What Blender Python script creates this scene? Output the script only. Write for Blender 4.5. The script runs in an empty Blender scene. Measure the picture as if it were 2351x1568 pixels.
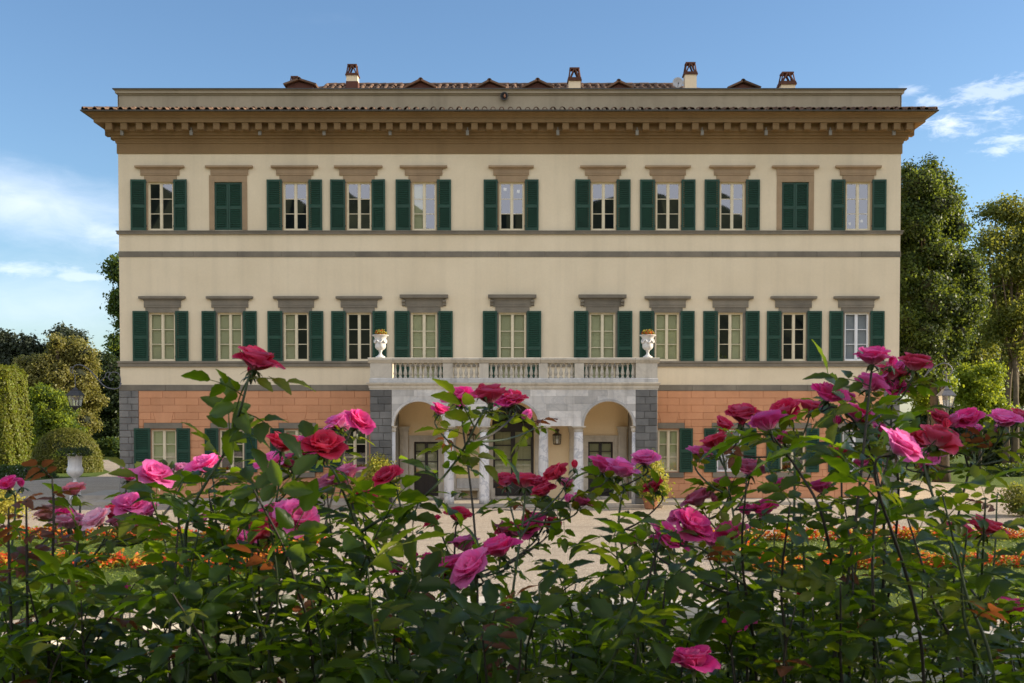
import bpy, math, random
import numpy as np
from mathutils import Vector, Matrix
R = math.radians
rnd = random.Random(11)
scene = bpy.context.scene
COL = scene.collection

# ------------------------------------------------------------------ camera
VW, VH = 2350.0, 1568.0        # measuring grid laid over the photograph
F = 2631.0                     # focal length in that grid
HOR = 943.0                    # horizon row
TILT = R(1.6)
CD, CZ = 55.0, 4.33            # distance to the facade, eye height over the court
cam_d = bpy.data.cameras.new('camera')
cam = bpy.data.objects.new('camera', cam_d); COL.objects.link(cam)
cam.location = (0, -CD, CZ)
cam.rotation_euler = (R(90) - TILT, 0, 0)
cam_d.sensor_width = 36.0
cam_d.lens = F / VW * 36.0
YC0 = (HOR - VH / 2) / F + math.tan(TILT)
cam_d.shift_y = YC0 * F / VW
cam_d.clip_end = 6000; cam_d.clip_start = 0.05
cam_d.dof.use_dof = True; cam_d.dof.focus_distance = 50.0; cam_d.dof.aperture_fstop = 18.0
scene.camera = cam

def P(u, v, Y):
    """point of the world at depth Y seen at (u, v) of the measuring grid"""
    xc = (u - VW / 2) / F; yc = (HOR - v) / F + math.tan(TILT)
    d = Vector((xc, math.cos(TILT) + yc * math.sin(TILT), -math.sin(TILT) + yc * math.cos(TILT)))
    return Vector((0, -CD, CZ)) + d * ((Y + CD) / d.y)
def PX(u, v, Y): return P(u, v, Y).x
def PZ(v, Y, u=1175): return P(u, v, Y).z

# ------------------------------------------------------------------ sky, sun, exposure
SUN_EL, SUN_AZ = R(19.5), R(3.9)      # azimuth: from +X towards +Y (behind the facade)
sun_dir = Vector((math.cos(SUN_EL) * math.cos(SUN_AZ), math.cos(SUN_EL) * math.sin(SUN_AZ), math.sin(SUN_EL)))
world = bpy.data.worlds.new('World'); scene.world = world; world.use_nodes = True
wt = world.node_tree; wt.nodes.clear()
def wn(t, **kw):
    n = wt.nodes.new(t)
    for k, v in kw.items(): setattr(n, k, v)
    return n
def wmath(op, a, b=None, c=None, clamp=False):
    n = wn('ShaderNodeMath', operation=op, use_clamp=clamp)
    for i, s in enumerate((a, b, c)):
        if s is None: continue
        if isinstance(s, (int, float)): n.inputs[i].default_value = s
        else: wt.links.new(s, n.inputs[i])
    return n.outputs[0]
sky = wn('ShaderNodeTexSky', sky_type='NISHITA')
sky.sun_disc = False; sky.sun_elevation = SUN_EL; sky.sun_rotation = R(90) - SUN_AZ
sky.altitude = 100; sky.air_density = 1.0; sky.dust_density = 0.6; sky.ozone_density = 3.5
tc = wn('ShaderNodeTexCoord')
sep = wn('ShaderNodeSeparateXYZ'); wt.links.new(tc.outputs['Generated'], sep.inputs[0])
az = wmath('ARCTAN2', sep.outputs[0], sep.outputs[1])
el = wmath('ARCSINE', sep.outputs[2])
comb = wn('ShaderNodeCombineXYZ'); wt.links.new(az, comb.inputs[0]); wt.links.new(wmath('MULTIPLY', el, 2.6), comb.inputs[1])
def wnoise(scale, detail, rough, dist=0.0):
    n = wn('ShaderNodeTexNoise'); n.inputs['Scale'].default_value = scale; n.inputs['Detail'].default_value = detail
    n.inputs['Roughness'].default_value = rough; n.inputs['Distortion'].default_value = dist
    wt.links.new(comb.outputs[0], n.inputs['Vector']); return n.outputs[0]
nA = wnoise(7.0, 6, 0.55, 0.6); nB = wnoise(24.0, 8, 0.62, 0.5); nD = wnoise(60.0, 8, 0.65, 0.8)
nCn = wn('ShaderNodeTexNoise'); nCn.inputs['Scale'].default_value = 1.7; nCn.inputs['Detail'].default_value = 6; nCn.inputs['Roughness'].default_value = 0.58
mp = wn('ShaderNodeMapping'); mp.inputs[3].default_value = (1, 1, 2.4); wt.links.new(tc.outputs['Generated'], mp.inputs[0]); wt.links.new(mp.outputs[0], nCn.inputs['Vector']); nC = nCn.outputs[0]
def blob(u, v, ru, rv, rough, gain, slope=0.0, soft=1.0, fine=0.0):
    a0 = math.atan2((u - VW / 2) / F, 1.0); e0 = math.atan((HOR - v) / F * math.cos(a0)); ra = ru / F; re = rv / F
    da = wmath('DIVIDE', wmath('SUBTRACT', az, a0), ra)
    de = wmath('DIVIDE', wmath('SUBTRACT', wmath('SUBTRACT', el, e0), wmath('MULTIPLY', wmath('SUBTRACT', az, a0), slope)), re)
    r2 = wmath('ADD', wmath('MULTIPLY', da, da), wmath('MULTIPLY', de, de))
    m = wmath('SUBTRACT', 1.0, wmath('SQRT', r2))
    m = wmath('ADD', m, wmath('MULTIPLY', wmath('SUBTRACT', nA, 0.5), rough))
    m = wmath('ADD', m, wmath('MULTIPLY', wmath('SUBTRACT', nB, 0.5), rough * 1.3))
    if fine: m = wmath('ADD', m, wmath('MULTIPLY', wmath('SUBTRACT', nD, 0.5), fine))
    sm = wn('ShaderNodeMapRange', interpolation_type='SMOOTHSTEP'); wt.links.new(m, sm.inputs[0])
    sm.inputs[1].default_value = 0.0; sm.inputs[2].default_value = soft
    return wmath('MULTIPLY', sm.outputs[0], gain)
blobs = [blob(70, 470, 400, 115, 0.5, 0.55, -0.14, 1.3), blob(255, 535, 210, 62, 0.9, 0.56, -0.26, 1.4),
         blob(50, 618, 190, 30, 1.4, 0.46, 0.0, 1.3, 1.0), blob(190, 636, 100, 13, 1.6, 0.35, 0.0, 0.9, 0.8), blob(100, 700, 520, 150, 0.5, 0.30, 0.0, 1.4),
         blob(2170, 288, 150, 34, 2.0, 0.56, -0.02, 1.0, 1.6), blob(2230, 225, 150, 24, 2.6, 0.34, 0.12, 1.0, 2.2), blob(2310, 330, 120, 30, 2.4, 0.42, 0.22, 1.0, 2.0),
         blob(2085, 213, 40, 14, 1.6, 0.3, 0.1, 1.0, 1.8)]
mask = blobs[0]
for b in blobs[1:]: mask = wmath('MAXIMUM', mask, b)
# thin high cloud everywhere on the dome, thickest low down
gen = wn('ShaderNodeMapRange', interpolation_type='SMOOTHSTEP')
wt.links.new(wmath('SUBTRACT', nC, wmath('MULTIPLY', sep.outputs[1], 0.30)), gen.inputs[0])   # the clouds thicken over the hills to the south
gen.inputs[1].default_value = 0.42; gen.inputs[2].default_value = 0.72; gen.inputs[4].default_value = 0.85
mask = wmath('MAXIMUM', mask, gen.outputs[0])
hs = wn('ShaderNodeHueSaturation'); hs.inputs['Saturation'].default_value = 1.0; hs.inputs['Value'].default_value = 0.73
wt.links.new(sky.outputs[0], hs.inputs['Color'])
mx = wn('ShaderNodeMix', data_type='RGBA'); wt.links.new(mask, mx.inputs[0])
tint = wn('ShaderNodeMix', data_type='RGBA', blend_type='MULTIPLY'); tint.inputs[0].default_value = 1.0; tint.inputs[7].default_value = (0.95, 0.985, 1.0, 1)
wt.links.new(hs.outputs[0], tint.inputs[6]); wt.links.new(tint.outputs[2], mx.inputs[6]); mx.inputs[7].default_value = (5.6, 5.7, 6.1, 1)
bg = wn('ShaderNodeBackground'); wt.links.new(mx.outputs[2], bg.inputs[0]); bg.inputs[1].default_value = 0.12
wo = wn('ShaderNodeOutputWorld'); wt.links.new(bg.outputs[0], wo.inputs[0])

sun_d = bpy.data.lights.new('sun', 'SUN'); sun_d.energy = 4.3; sun_d.angle = R(0.6); sun_d.color = (1.0, 0.86, 0.66)
sun = bpy.data.objects.new('sun', sun_d); COL.objects.link(sun); sun.location = (60, 10, 40)
sun.rotation_euler = sun_dir.to_track_quat('Z', 'Y').to_euler()
scene.view_settings.view_transform = 'Standard'; scene.view_settings.look = 'None'
scene.view_settings.exposure = 1.12; scene.view_settings.gamma = 1.0
scene.render.engine = 'CYCLES'
scene.cycles.max_bounces = 6; scene.cycles.transparent_max_bounces = 12; scene.cycles.caustics_reflective = False; scene.cycles.caustics_refractive = False

# ------------------------------------------------------------------ materials
MATS = {}
class NT:
    def __init__(s, name):
        s.m = bpy.data.materials.new(name); s.m.use_nodes = True; s.t = s.m.node_tree; s.t.nodes.clear()
        s.out = s.t.nodes.new('ShaderNodeOutputMaterial')
    def n(s, t, ins=None, **kw):
        n = s.t.nodes.new(t)
        for k, v in kw.items(): setattr(n, k, v)
        for k, v in (ins or {}).items(): s.set(n.inputs[k], v)
        return n
    def set(s, i, v):
        if hasattr(v, 'links') and hasattr(v, 'is_output'): s.t.links.new(v, i)
        elif isinstance(v, tuple) and len(v) == 3 and i.type == 'RGBA': i.default_value = (*v, 1)
        else: i.default_value = v
    def math(s, op, a, b=0.0, clamp=False):
        return s.n('ShaderNodeMath', {0: a, 1: b}, operation=op, use_clamp=clamp).outputs[0]
    def mix(s, f, a, b, bt='MIX'):
        return s.n('ShaderNodeMix', {0: f, 6: a, 7: b}, data_type='RGBA', blend_type=bt).outputs[2]
    def ramp(s, f, lo, hi, a=0.0, b=1.0):
        return s.n('ShaderNodeMapRange', {0: f, 1: lo, 2: hi, 3: a, 4: b}).outputs[0]
    def coord(s, scale=(1, 1, 1), kind='Object'):
        c = s.n('ShaderNodeTexCoord').outputs[kind]
        return s.n('ShaderNodeMapping', {0: c, 3: scale}).outputs[0]
    def noise(s, scale, detail=4, rough=0.55, vec=None, dist=0.0):
        n = s.n('ShaderNodeTexNoise', {'Scale': scale, 'Detail': detail, 'Roughness': rough, 'Distortion': dist})
        if vec is None: vec = s.coord()
        s.t.links.new(vec, n.inputs['Vector']); return n.outputs[0]
    def bump(s, h, strength=0.3, dist=0.02):
        return s.n('ShaderNodeBump', {'Height': h, 'Strength': strength, 'Distance': dist}).outputs[0]
    def done(s, sh):
        s.t.links.new(sh, s.out.inputs[0]); return s.m

def mat_plaster(name, c, c2, rough=0.9, big=0.35, streak=0.25, bump=0.15, rand=0.0):
    k = NT(name)
    f = k.ramp(k.noise(big, 6, 0.6), 0.35, 0.68)
    col = k.mix(f, c, c2)
    st = k.noise(1.0, 5, 0.6, k.coord((1.6, 1.6, 0.09)))
    col = k.mix(k.ramp(st, 0.48, 0.75, 0.0, streak), col, tuple(x * 0.55 for x in c))
    sp = k.noise(9.0, 5, 0.7)
    col = k.mix(k.ramp(sp, 0.30, 0.70, 0.14, 0.0), col, tuple(x * 0.62 for x in c2))
    if rand:
        r = k.n('ShaderNodeObjectInfo').outputs['Random']
        col = k.mix(1.0, col, k.n('ShaderNodeCombineColor', {0: k.ramp(r, 0, 1, 1 - rand, 1 + rand * .3), 1: k.ramp(r, 0, 1, 1 - rand, 1 + rand * .3), 2: k.ramp(r, 0, 1, 1 - rand, 1 + rand * .3)}).outputs[0], 'MULTIPLY')
    fine = k.noise(38.0, 4, 0.7)
    b = k.n('ShaderNodeBsdfPrincipled', {'Base Color': col, 'Roughness': rough, 'Normal': k.bump(fine, bump, 0.02), 'Specular IOR Level': 0.25})
    return k.done(b.outputs[0])
def mat_marble(name, c, vein, rand=0.14, vs=0.32):
    k = NT(name)
    v = k.coord((1, 1, 1))
    n1 = k.noise(1.1, 6, 0.6, v, 0.7)
    cl = k.ramp(k.noise(0.9, 5, 0.6, v, 0.8), 0.38, 0.66)
    ve = k.math('ABSOLUTE', k.math('SUBTRACT', n1, 0.5))
    vf = k.ramp(ve, 0.0, 0.035, vs, 0.0)
    col = k.mix(k.math('MULTIPLY', cl, 0.55), c, tuple(x * 0.62 for x in c))
    col = k.mix(vf, col, vein)
    st = k.noise(1.0, 5, 0.65, k.coord((3.0, 3.0, 0.25)))
    col = k.mix(k.ramp(st, 0.52, 0.78, 0.0, 0.45), col, (0.16, 0.14, 0.11))
    r = k.n('ShaderNodeObjectInfo').outputs['Random']
    g = k.ramp(r, 0, 1, 1 - rand * 1.6, 1 + rand)
    col = k.mix(1.0, col, k.n('ShaderNodeCombineColor', {0: g, 1: g, 2: g}).outputs[0], 'MULTIPLY')
    b = k.n('ShaderNodeBsdfPrincipled', {'Base Color': col, 'Roughness': 0.55, 'Normal': k.bump(k.noise(25, 4, 0.6), 0.08, 0.01)})
    return k.done(b.outputs[0])
def mat_simple(name, c, rough=0.5, var=0.15, scale=3.0, metal=0.0, bump=0.05, rand=0.0):
    k = NT(name)
    f = k.ramp(k.noise(scale, 5, 0.6), 0.3, 0.7)
    col = k.mix(f, tuple(x * (1 - var) for x in c), tuple(min(1, x * (1 + var)) for x in c))
    if rand:
        r = k.n('ShaderNodeObjectInfo').outputs['Random']
        g = k.ramp(r, 0, 1, 1 - rand, 1 + rand)
        col = k.mix(1.0, col, k.n('ShaderNodeCombineColor', {0: g, 1: g, 2: g}).outputs[0], 'MULTIPLY')
    b = k.n('ShaderNodeBsdfPrincipled', {'Base Color': col, 'Roughness': rough, 'Metallic': metal, 'Normal': k.bump(k.noise(scale * 12, 3, 0.6), bump, 0.01)})
    return k.done(b.outputs[0])
def mat_glass(name, refl=0.34):
    k = NT(name)
    gl = k.n('ShaderNodeBsdfGlossy', {'Color': (0.95, 0.95, 1.0), 'Roughness': 0.015})
    tr = k.n('ShaderNodeBsdfTransparent', {'Color': (0.86, 0.9, 0.88)})
    lw = k.n('ShaderNodeLayerWeight', {0: 0.25}).outputs['Facing']
    f = k.math('ADD', k.math('MULTIPLY', lw, 0.5), refl, True)
    mx_ = k.n('ShaderNodeMixShader', {0: f, 1: tr.outputs[0], 2: gl.outputs[0]})
    return k.done(mx_.outputs[0])
def mat_leaf(name, c1, c2, tl, trans=0.35, rough=0.5, spec=0.3):
    """foliage: each leaf its own tint between c1 and c2; tl the colour of light through the leaf"""
    k = NT(name)
    r = k.n('ShaderNodeNewGeometry').outputs['Random Per Island']
    col = k.mix(r, c1, c2)
    p = k.n('ShaderNodeBsdfPrincipled', {'Base Color': col, 'Roughness': rough, 'Specular IOR Level': spec})
    t = k.n('ShaderNodeBsdfTranslucent', {'Color': k.mix(r, tl, tuple(x * 0.7 for x in tl))})
    return k.done(k.n('ShaderNodeMixShader', {0: trans, 1: p.outputs[0], 2: t.outputs[0]}).outputs[0])

M = {}
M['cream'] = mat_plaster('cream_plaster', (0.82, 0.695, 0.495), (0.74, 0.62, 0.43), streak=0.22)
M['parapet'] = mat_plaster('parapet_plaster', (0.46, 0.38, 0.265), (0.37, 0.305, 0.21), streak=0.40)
M['brown'] = mat_plaster('cornice_paint', (0.285, 0.185, 0.088), (0.235, 0.15, 0.072), streak=0.30, rand=0.05)
M['orange'] = mat_plaster('orange_plaster', (0.68, 0.335, 0.178), (0.62, 0.295, 0.15), streak=0.25, rand=0.10, big=0.8)
M['joint'] = mat_plaster('orange_joint', (0.54, 0.25, 0.13), (0.48, 0.22, 0.11))
M['pietra'] = mat_plaster('grey_sandstone', (0.265, 0.23, 0.175), (0.185, 0.163, 0.128), streak=0.35, rand=0.16, big=1.2, bump=0.4)
M['pietra_blue'] = mat_plaster('blue_grey_stone', (0.27, 0.255, 0.23), (0.18, 0.175, 0.165), streak=0.35, rand=0.22, big=1.5, bump=0.5)
M['pietra_dark'] = mat_plaster('dark_pier_stone', (0.20, 0.195, 0.185), (0.135, 0.135, 0.13), streak=0.4, rand=0.30, big=1.5, bump=0.5)
M['pinkstone'] = mat_plaster('pinkish_window_stone', (0.42, 0.295, 0.178), (0.34, 0.24, 0.145), streak=0.35, rand=0.10, big=1.4, bump=0.3)
M['marble'] = mat_marble('grey_white_marble', (0.62, 0.595, 0.555), (0.30, 0.31, 0.33), 0.22)
M['marble_col'] = mat_marble('veined_marble', (0.74, 0.72, 0.70), (0.26, 0.28, 0.32), 0.05, 0.55)
M['marble_warm'] = mat_marble('weathered_marble', (0.60, 0.545, 0.45), (0.36, 0.32, 0.26), 0.06)
M['ochre'] = mat_plaster('porch_plaster', (0.88, 0.71, 0.46), (0.83, 0.65, 0.41), streak=0.10)
M['green'] = mat_simple('green_shutter_paint', (0.0055, 0.048, 0.026), 0.5, 0.18, 2.0, rand=0.10)
M['frame'] = mat_simple('cream_window_paint', (0.72, 0.63, 0.44), 0.5, 0.06, 4.0)
M['white_frame'] = mat_simple('white_window_paint', (0.80, 0.80, 0.80), 0.5, 0.05, 4.0)
M['inner'] = mat_simple('pale_green_inner_shutter', (0.56, 0.53, 0.30), 0.55, 0.06, 2.0, rand=0.06)
M['blind'] = mat_simple('grey_lilac_blind', (0.40, 0.40, 0.45), 0.8, 0.08, 1.5)
M['painted_shade'] = mat_simple('painted_shade', (0.012, 0.011, 0.010), 0.9, 0.2)  # near-black colour standing for the shade inside rooms and drain
M['glass'] = mat_glass('window_glass', 0.22)
M['flood'] = mat_simple('dull_floodlight', (0.22, 0.20, 0.16), 0.6)
M['glass_low'] = mat_glass('lower_window_glass', 0.15)
M['door'] = mat_simple('dark_brown_door_paint', (0.020, 0.015, 0.013), 0.4, 0.2)
M['iron'] = mat_simple('wrought_iron', (0.03, 0.03, 0.033), 0.55, 0.25, 9.0, rand=0.1)
M['iron_grey'] = mat_simple('grey_painted_iron', (0.11, 0.11, 0.12), 0.5, 0.2, 9.0)
M['rust'] = mat_simple('rusty_iron', (0.055, 0.036, 0.022), 0.7, 0.35, 9.0)
M['white_stone'] = mat_marble('white_urn_stone', (0.74, 0.72, 0.69), (0.55, 0.52, 0.48), 0.03)
M['tile'] = mat_plaster('terracotta_roof_tile', (0.235, 0.13, 0.08), (0.115, 0.085, 0.062), streak=0.3, rand=0.5, big=3.0, bump=0.4)
M['lead'] = mat_simple('dark_lead', (0.07, 0.066, 0.06), 0.6, 0.2)
M['maroon'] = mat_plaster('maroon_render', (0.13, 0.055, 0.040), (0.09, 0.042, 0.032), streak=0.3, big=2)
M['brick'] = mat_plaster('chimney_brick', (0.16, 0.070, 0.045), (0.09, 0.045, 0.032), streak=0.3, big=4, rand=0.25)
M['terracotta'] = mat_plaster('terracotta_pot', (0.42, 0.19, 0.10), (0.34, 0.15, 0.08), big=2)
M['dish'] = mat_simple('grey_dish', (0.45, 0.46, 0.48), 0.5, 0.08)
M['water'] = None
M['bark'] = mat_plaster('bark', (0.10, 0.075, 0.05), (0.055, 0.042, 0.03), streak=0.5, big=2.5, bump=0.8)
M['bark_pale'] = mat_plaster('pale_bark', (0.17, 0.13, 0.085), (0.09, 0.07, 0.05), streak=0.5, big=2.5, bump=0.8)
M['paver'] = mat_plaster('grey_paving_stone', (0.46, 0.41, 0.34), (0.37, 0.33, 0.28), rand=0.15, big=1.5, bump=0.3)
M['soil'] = mat_plaster('bed_soil', (0.06, 0.042, 0.03), (0.04, 0.03, 0.02), bump=0.9)

def mat_gravel():
    k = NT('pale_gravel')
    v = k.coord()
    vor = k.n('ShaderNodeTexVoronoi', {'Scale': 26.0}); k.t.links.new(v, vor.inputs['Vector'])
    big = k.ramp(k.noise(0.16, 6, 0.6, v), 0.35, 0.7)
    col = k.mix(big, (0.475, 0.385, 0.285), (0.40, 0.325, 0.245))
    st = k.n('ShaderNodeSeparateColor', {0: vor.outputs['Color']})
    col = k.mix(k.ramp(st.outputs[0], 0, 1, 0.0, 0.75), col, (0.24, 0.195, 0.15))
    col = k.mix(k.ramp(st.outputs[1], 0.7, 1, 0.0, 0.7), col, (0.60, 0.53, 0.43))
    tr = k.noise(0.5, 5, 0.6, k.coord((0.22, 2.2, 1)))
    col = k.mix(k.ramp(tr, 0.48, 0.70, 0.0, 0.50), col, (0.24, 0.195, 0.15))
    h = k.math('ADD', k.math('MULTIPLY', vor.outputs['Distance'], -1.0), k.math('MULTIPLY', k.noise(3, 5, 0.6, v), 0.6))
    b = k.n('ShaderNodeBsdfPrincipled', {'Base Color': col, 'Roughness': 0.95, 'Specular IOR Level': 0.2, 'Normal': k.bump(h, 0.9, 0.03)})
    return k.done(b.outputs[0])
M['gravel'] = mat_gravel()
def mat_grass():
    k = NT('lawn_grass')
    v = k.coord()
    col = k.mix(k.ramp(k.noise(1.2, 6, 0.65, v), 0.3, 0.7), (0.085, 0.135, 0.022), (0.145, 0.185, 0.035))
    col = k.mix(k.ramp(k.noise(28, 3, 0.7, v), 0.35, 0.65, 0.5, 0.0), col, (0.05, 0.075, 0.014))
    h = k.noise(45, 4, 0.8, v)
    b = k.n('ShaderNodeBsdfPrincipled', {'Base Color': col, 'Roughness': 0.9, 'Specular IOR Level': 0.15, 'Normal': k.bump(h, 1.0, 0.06)})
    return k.done(b.outputs[0])
M['grass'] = mat_grass()
def mat_water():
    k = NT('basin_water')
    v = k.coord((1.0, 2.6, 1))
    b = k.n('ShaderNodeBsdfPrincipled', {'Base Color': (0.10, 0.10, 0.07), 'Roughness': 0.06, 'IOR': 1.33, 'Specular IOR Level': 0.8, 'Normal': k.bump(k.noise(4.0, 3, 0.5, v, 0.6), 0.35, 0.05)})
    return k.done(b.outputs[0])
M['water'] = mat_water()
def mat_hill():
    k = NT('wooded_hill')
    col = k.mix(k.ramp(k.noise(0.05, 7, 0.7), 0.35, 0.65), (0.030, 0.040, 0.030), (0.06, 0.07, 0.045))
    return k.done(k.n('ShaderNodeBsdfPrincipled', {'Base Color': col, 'Roughness': 1.0, 'Specular IOR Level': 0.0}).outputs[0])
M['hill'] = mat_hill()
# foliage
M['lf_linden'] = mat_leaf('linden_leaf', (0.026, 0.058, 0.016), (0.055, 0.092, 0.022), (0.27, 0.33, 0.03), 0.42)
M['lf_airy'] = mat_leaf('pale_tree_leaf', (0.070, 0.098, 0.024), (0.125, 0.145, 0.033), (0.42, 0.42, 0.05), 0.42)
M['lf_holm'] = mat_leaf('holm_oak_leaf', (0.125, 0.13, 0.038), (0.24, 0.21, 0.058), (0.42, 0.38, 0.06), 0.35)
M['lf_dark'] = mat_leaf('dark_evergreen_leaf', (0.018, 0.034, 0.012), (0.04, 0.06, 0.018), (0.12, 0.15, 0.02), 0.25)
M['lf_blue'] = mat_leaf('distant_oak_leaf', (0.035, 0.05, 0.030), (0.06, 0.07, 0.040), (0.10, 0.12, 0.04), 0.25)
M['lf_bright'] = mat_leaf('bright_shrub_leaf', (0.11, 0.17, 0.018), (0.22, 0.27, 0.03), (0.54, 0.60, 0.035), 0.45)
M['lf_box'] = mat_leaf('clipped_box_leaf', (0.085, 0.10, 0.014), (0.15, 0.155, 0.02), (0.36, 0.37, 0.03), 0.30)
M['lf_gold'] = mat_leaf('golden_shrub_leaf', (0.22, 0.24, 0.03), (0.42, 0.36, 0.06), (0.75, 0.65, 0.10), 0.40)
M['fl_red'] = mat_leaf('red_bedding_leaf', (0.45, 0.025, 0.012), (0.60, 0.10, 0.015), (0.85, 0.15, 0.03), 0.35)
M['fl_orange'] = mat_leaf('orange_bedding_leaf', (0.62, 0.20, 0.02), (0.55, 0.36, 0.04), (0.9, 0.45, 0.05), 0.35)
M['fl_white'] = mat_leaf('white_blossom', (0.75, 0.75, 0.70), (0.85, 0.85, 0.80), (0.8, 0.8, 0.7), 0.25)
M['grass_blade'] = mat_leaf('grass_blade', (0.085, 0.135, 0.02), (0.17, 0.22, 0.035), (0.45, 0.50, 0.05), 0.4)
M['dark_core'] = mat_simple('foliage_shade', (0.018, 0.022, 0.010), 1.0, 0.3, 3.0)  # solid body filling the foliage, its inner shade put into the colour

# ------------------------------------------------------------------ mesh helpers
def link(o, parent=None):
    COL.objects.link(o)
    if parent is not None: o.parent = parent
    return o
def tag(o, label=None, cat=None, group=None, kind=None):
    if label: o['label'] = label
    if cat: o['category'] = cat
    if group: o['group'] = group
    if kind: o['kind'] = kind
    return o
def empty(name, loc=(0, 0, 0), rz=0.0, parent=None):
    o = bpy.data.objects.new(name, None); o.location = loc; o.rotation_euler = (0, 0, rz); o.empty_display_size = 0.2
    return link(o, parent)
def inst(name, me, parent=None, loc=(0, 0, 0), rot=None, scale=None, matrix=None):
    o = bpy.data.objects.new(name, me)
    if matrix is not None: o.matrix_basis = matrix
    else:
        o.location = loc
        if rot: o.rotation_euler = rot
        if scale: o.scale = scale
    return link(o, parent)
class MB:
    def __init__(s): s.v = []; s.f = []
    def quad(s, a, b, c, d):
        n = len(s.v); s.v += [tuple(a), tuple(b), tuple(c), tuple(d)]; s.f.append((n, n + 1, n + 2, n + 3)); return s
    def box(s, x0, x1, y0, y1, z0, z1):
        n = len(s.v)
        s.v += [(x0, y0, z0), (x1, y0, z0), (x1, y1, z0), (x0, y1, z0), (x0, y0, z1), (x1, y0, z1), (x1, y1, z1), (x0, y1, z1)]
        s.f += [tuple(n + i for i in q) for q in ((0, 3, 2, 1), (4, 5, 6, 7), (0, 1, 5, 4), (1, 2, 6, 5), (2, 3, 7, 6), (3, 0, 4, 7))]
        return s
    def obox(s, c, ax, ay, az, hx, hy, hz):
        """box about c along unit axes"""
        n = len(s.v); c = Vector(c)
        for sz in (-1, 1):
            for sx, sy in ((-1, -1), (1, -1), (1, 1), (-1, 1)):
                s.v.append(tuple(c + ax * (sx * hx) + ay * (sy * hy) + az * (sz * hz)))
        s.f += [tuple(n + i for i in q) for q in ((0, 3, 2, 1), (4, 5, 6, 7), (0, 1, 5, 4), (1, 2, 6, 5), (2, 3, 7, 6), (3, 0, 4, 7))]
        return s
    def block(s, quad, y0, y1, b=0.012, bd=0.016):
        """stone with chamfered front; quad = 4 (x,z) anticlockwise seen from the front, y0 front, y1 back"""
        n = len(s.v); cx = sum(q[0] for q in quad) / 4; cz = sum(q[1] for q in quad) / 4
        for x, z in quad: s.v.append((x, y1, z))
        for x, z in quad: s.v.append((x, y0 + bd, z))
        for x, z in quad:
            s.v.append((x + (b if x < cx else -b), y0, z + (b if z < cz else -b)))
        for i in range(4):
            j = (i + 1) % 4
            s.f.append((n + i, n + j, n + 4 + j, n + 4 + i)); s.f.append((n + 4 + i, n + 4 + j, n + 8 + j, n + 8 + i))
        s.f.append((n + 8, n + 9, n + 10, n + 11)); return s
    def lathe(s, prof, seg=20, c=(0, 0, 0), a0=0.0, a1=2 * math.pi):
        n = len(s.v); full = abs(a1 - a0 - 2 * math.pi) < 1e-6; k = seg if full else seg + 1
        for r, z in prof:
            for i in range(k):
                a = a0 + (a1 - a0) * i / seg; s.v.append((c[0] + r * math.cos(a), c[1] + r * math.sin(a), c[2] + z))
        for j in range(len(prof) - 1):
            for i in range(seg):
                i2 = (i + 1) % k
                s.f.append((n + j * k + i, n + j * k + i2, n + (j + 1) * k + i2, n + (j + 1) * k + i))
        if full:
            s.f.append(tuple(n + i for i in reversed(range(k)))); s.f.append(tuple(n + (len(prof) - 1) * k + i for i in range(k)))
        return s
    def tube(s, pts, rad, seg=6, cap=True):
        pts = [Vector(p) for p in pts]; n = len(s.v); m = len(pts)
        if not hasattr(rad, '__len__'): rad = [rad] * m
        t0 = (pts[1] - pts[0]).normalized(); u = t0.orthogonal().normalized()
        for i, p in enumerate(pts):
            t = (pts[min(i + 1, m - 1)] - pts[max(i - 1, 0)]).normalized()
            u = (u - t * u.dot(t));
            u = u.normalized() if u.length > 1e-6 else t.orthogonal().normalized()
            w = t.cross(u)
            for k in range(seg):
                a = 2 * math.pi * k / seg; s.v.append(tuple(p + (u * math.cos(a) + w * math.sin(a)) * rad[i]))
        for i in range(m - 1):
            for k in range(seg):
                k2 = (k + 1) % seg
                s.f.append((n + i * seg + k, n + i * seg + k2, n + (i + 1) * seg + k2, n + (i + 1) * seg + k))
        if cap:
            s.f.append(tuple(n + k for k in reversed(range(seg)))); s.f.append(tuple(n + (m - 1) * seg + k for k in range(seg)))
        return s
    def prism(s, poly, y0, y1):
        """polygon of (x,z) carried along Y"""
        n = len(s.v); m = len(poly)
        s.v += [(x, y0, z) for x, z in poly] + [(x, y1, z) for x, z in poly]
        s.f.append(tuple(range(n, n + m))); s.f.append(tuple(reversed(range(n + m, n + 2 * m))))
        for i in range(m):
            j = (i + 1) % m; s.f.append((n + i, n + m + i, n + m + j, n + j))
        return s
    def run(s, prof, x0, x1):
        """closed profile of (y,z) carried along X"""
        n = len(s.v); m = len(prof)
        s.v += [(x0, y, z) for y, z in prof] + [(x1, y, z) for y, z in prof]
        s.f.append(tuple(range(n, n + m))); s.f.append(tuple(reversed(range(n + m, n + 2 * m))))
        for i in range(m):
            j = (i + 1) % m; s.f.append((n + i, n + m + i, n + m + j, n + j))
        return s
    def mesh(s, name, mat, smooth=False):
        me = bpy.data.meshes.new(name); me.from_pydata(s.v, [], s.f); me.update()
        if mat: me.materials.append(M[mat] if isinstance(mat, str) else mat)
        if smooth: me.polygons.foreach_set('use_smooth', [True] * len(me.polygons))
        return me
    def build(s, name, mat, parent=None, smooth=False, loc=(0, 0, 0), rot=None, fix=True):
        me = s.mesh(name, mat, smooth)
        if fix:
            import bmesh
            bm = bmesh.new(); bm.from_mesh(me); bmesh.ops.recalc_face_normals(bm, faces=bm.faces); bm.to_mesh(me); bm.free()
        return inst(name, me, parent, loc, rot)
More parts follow.
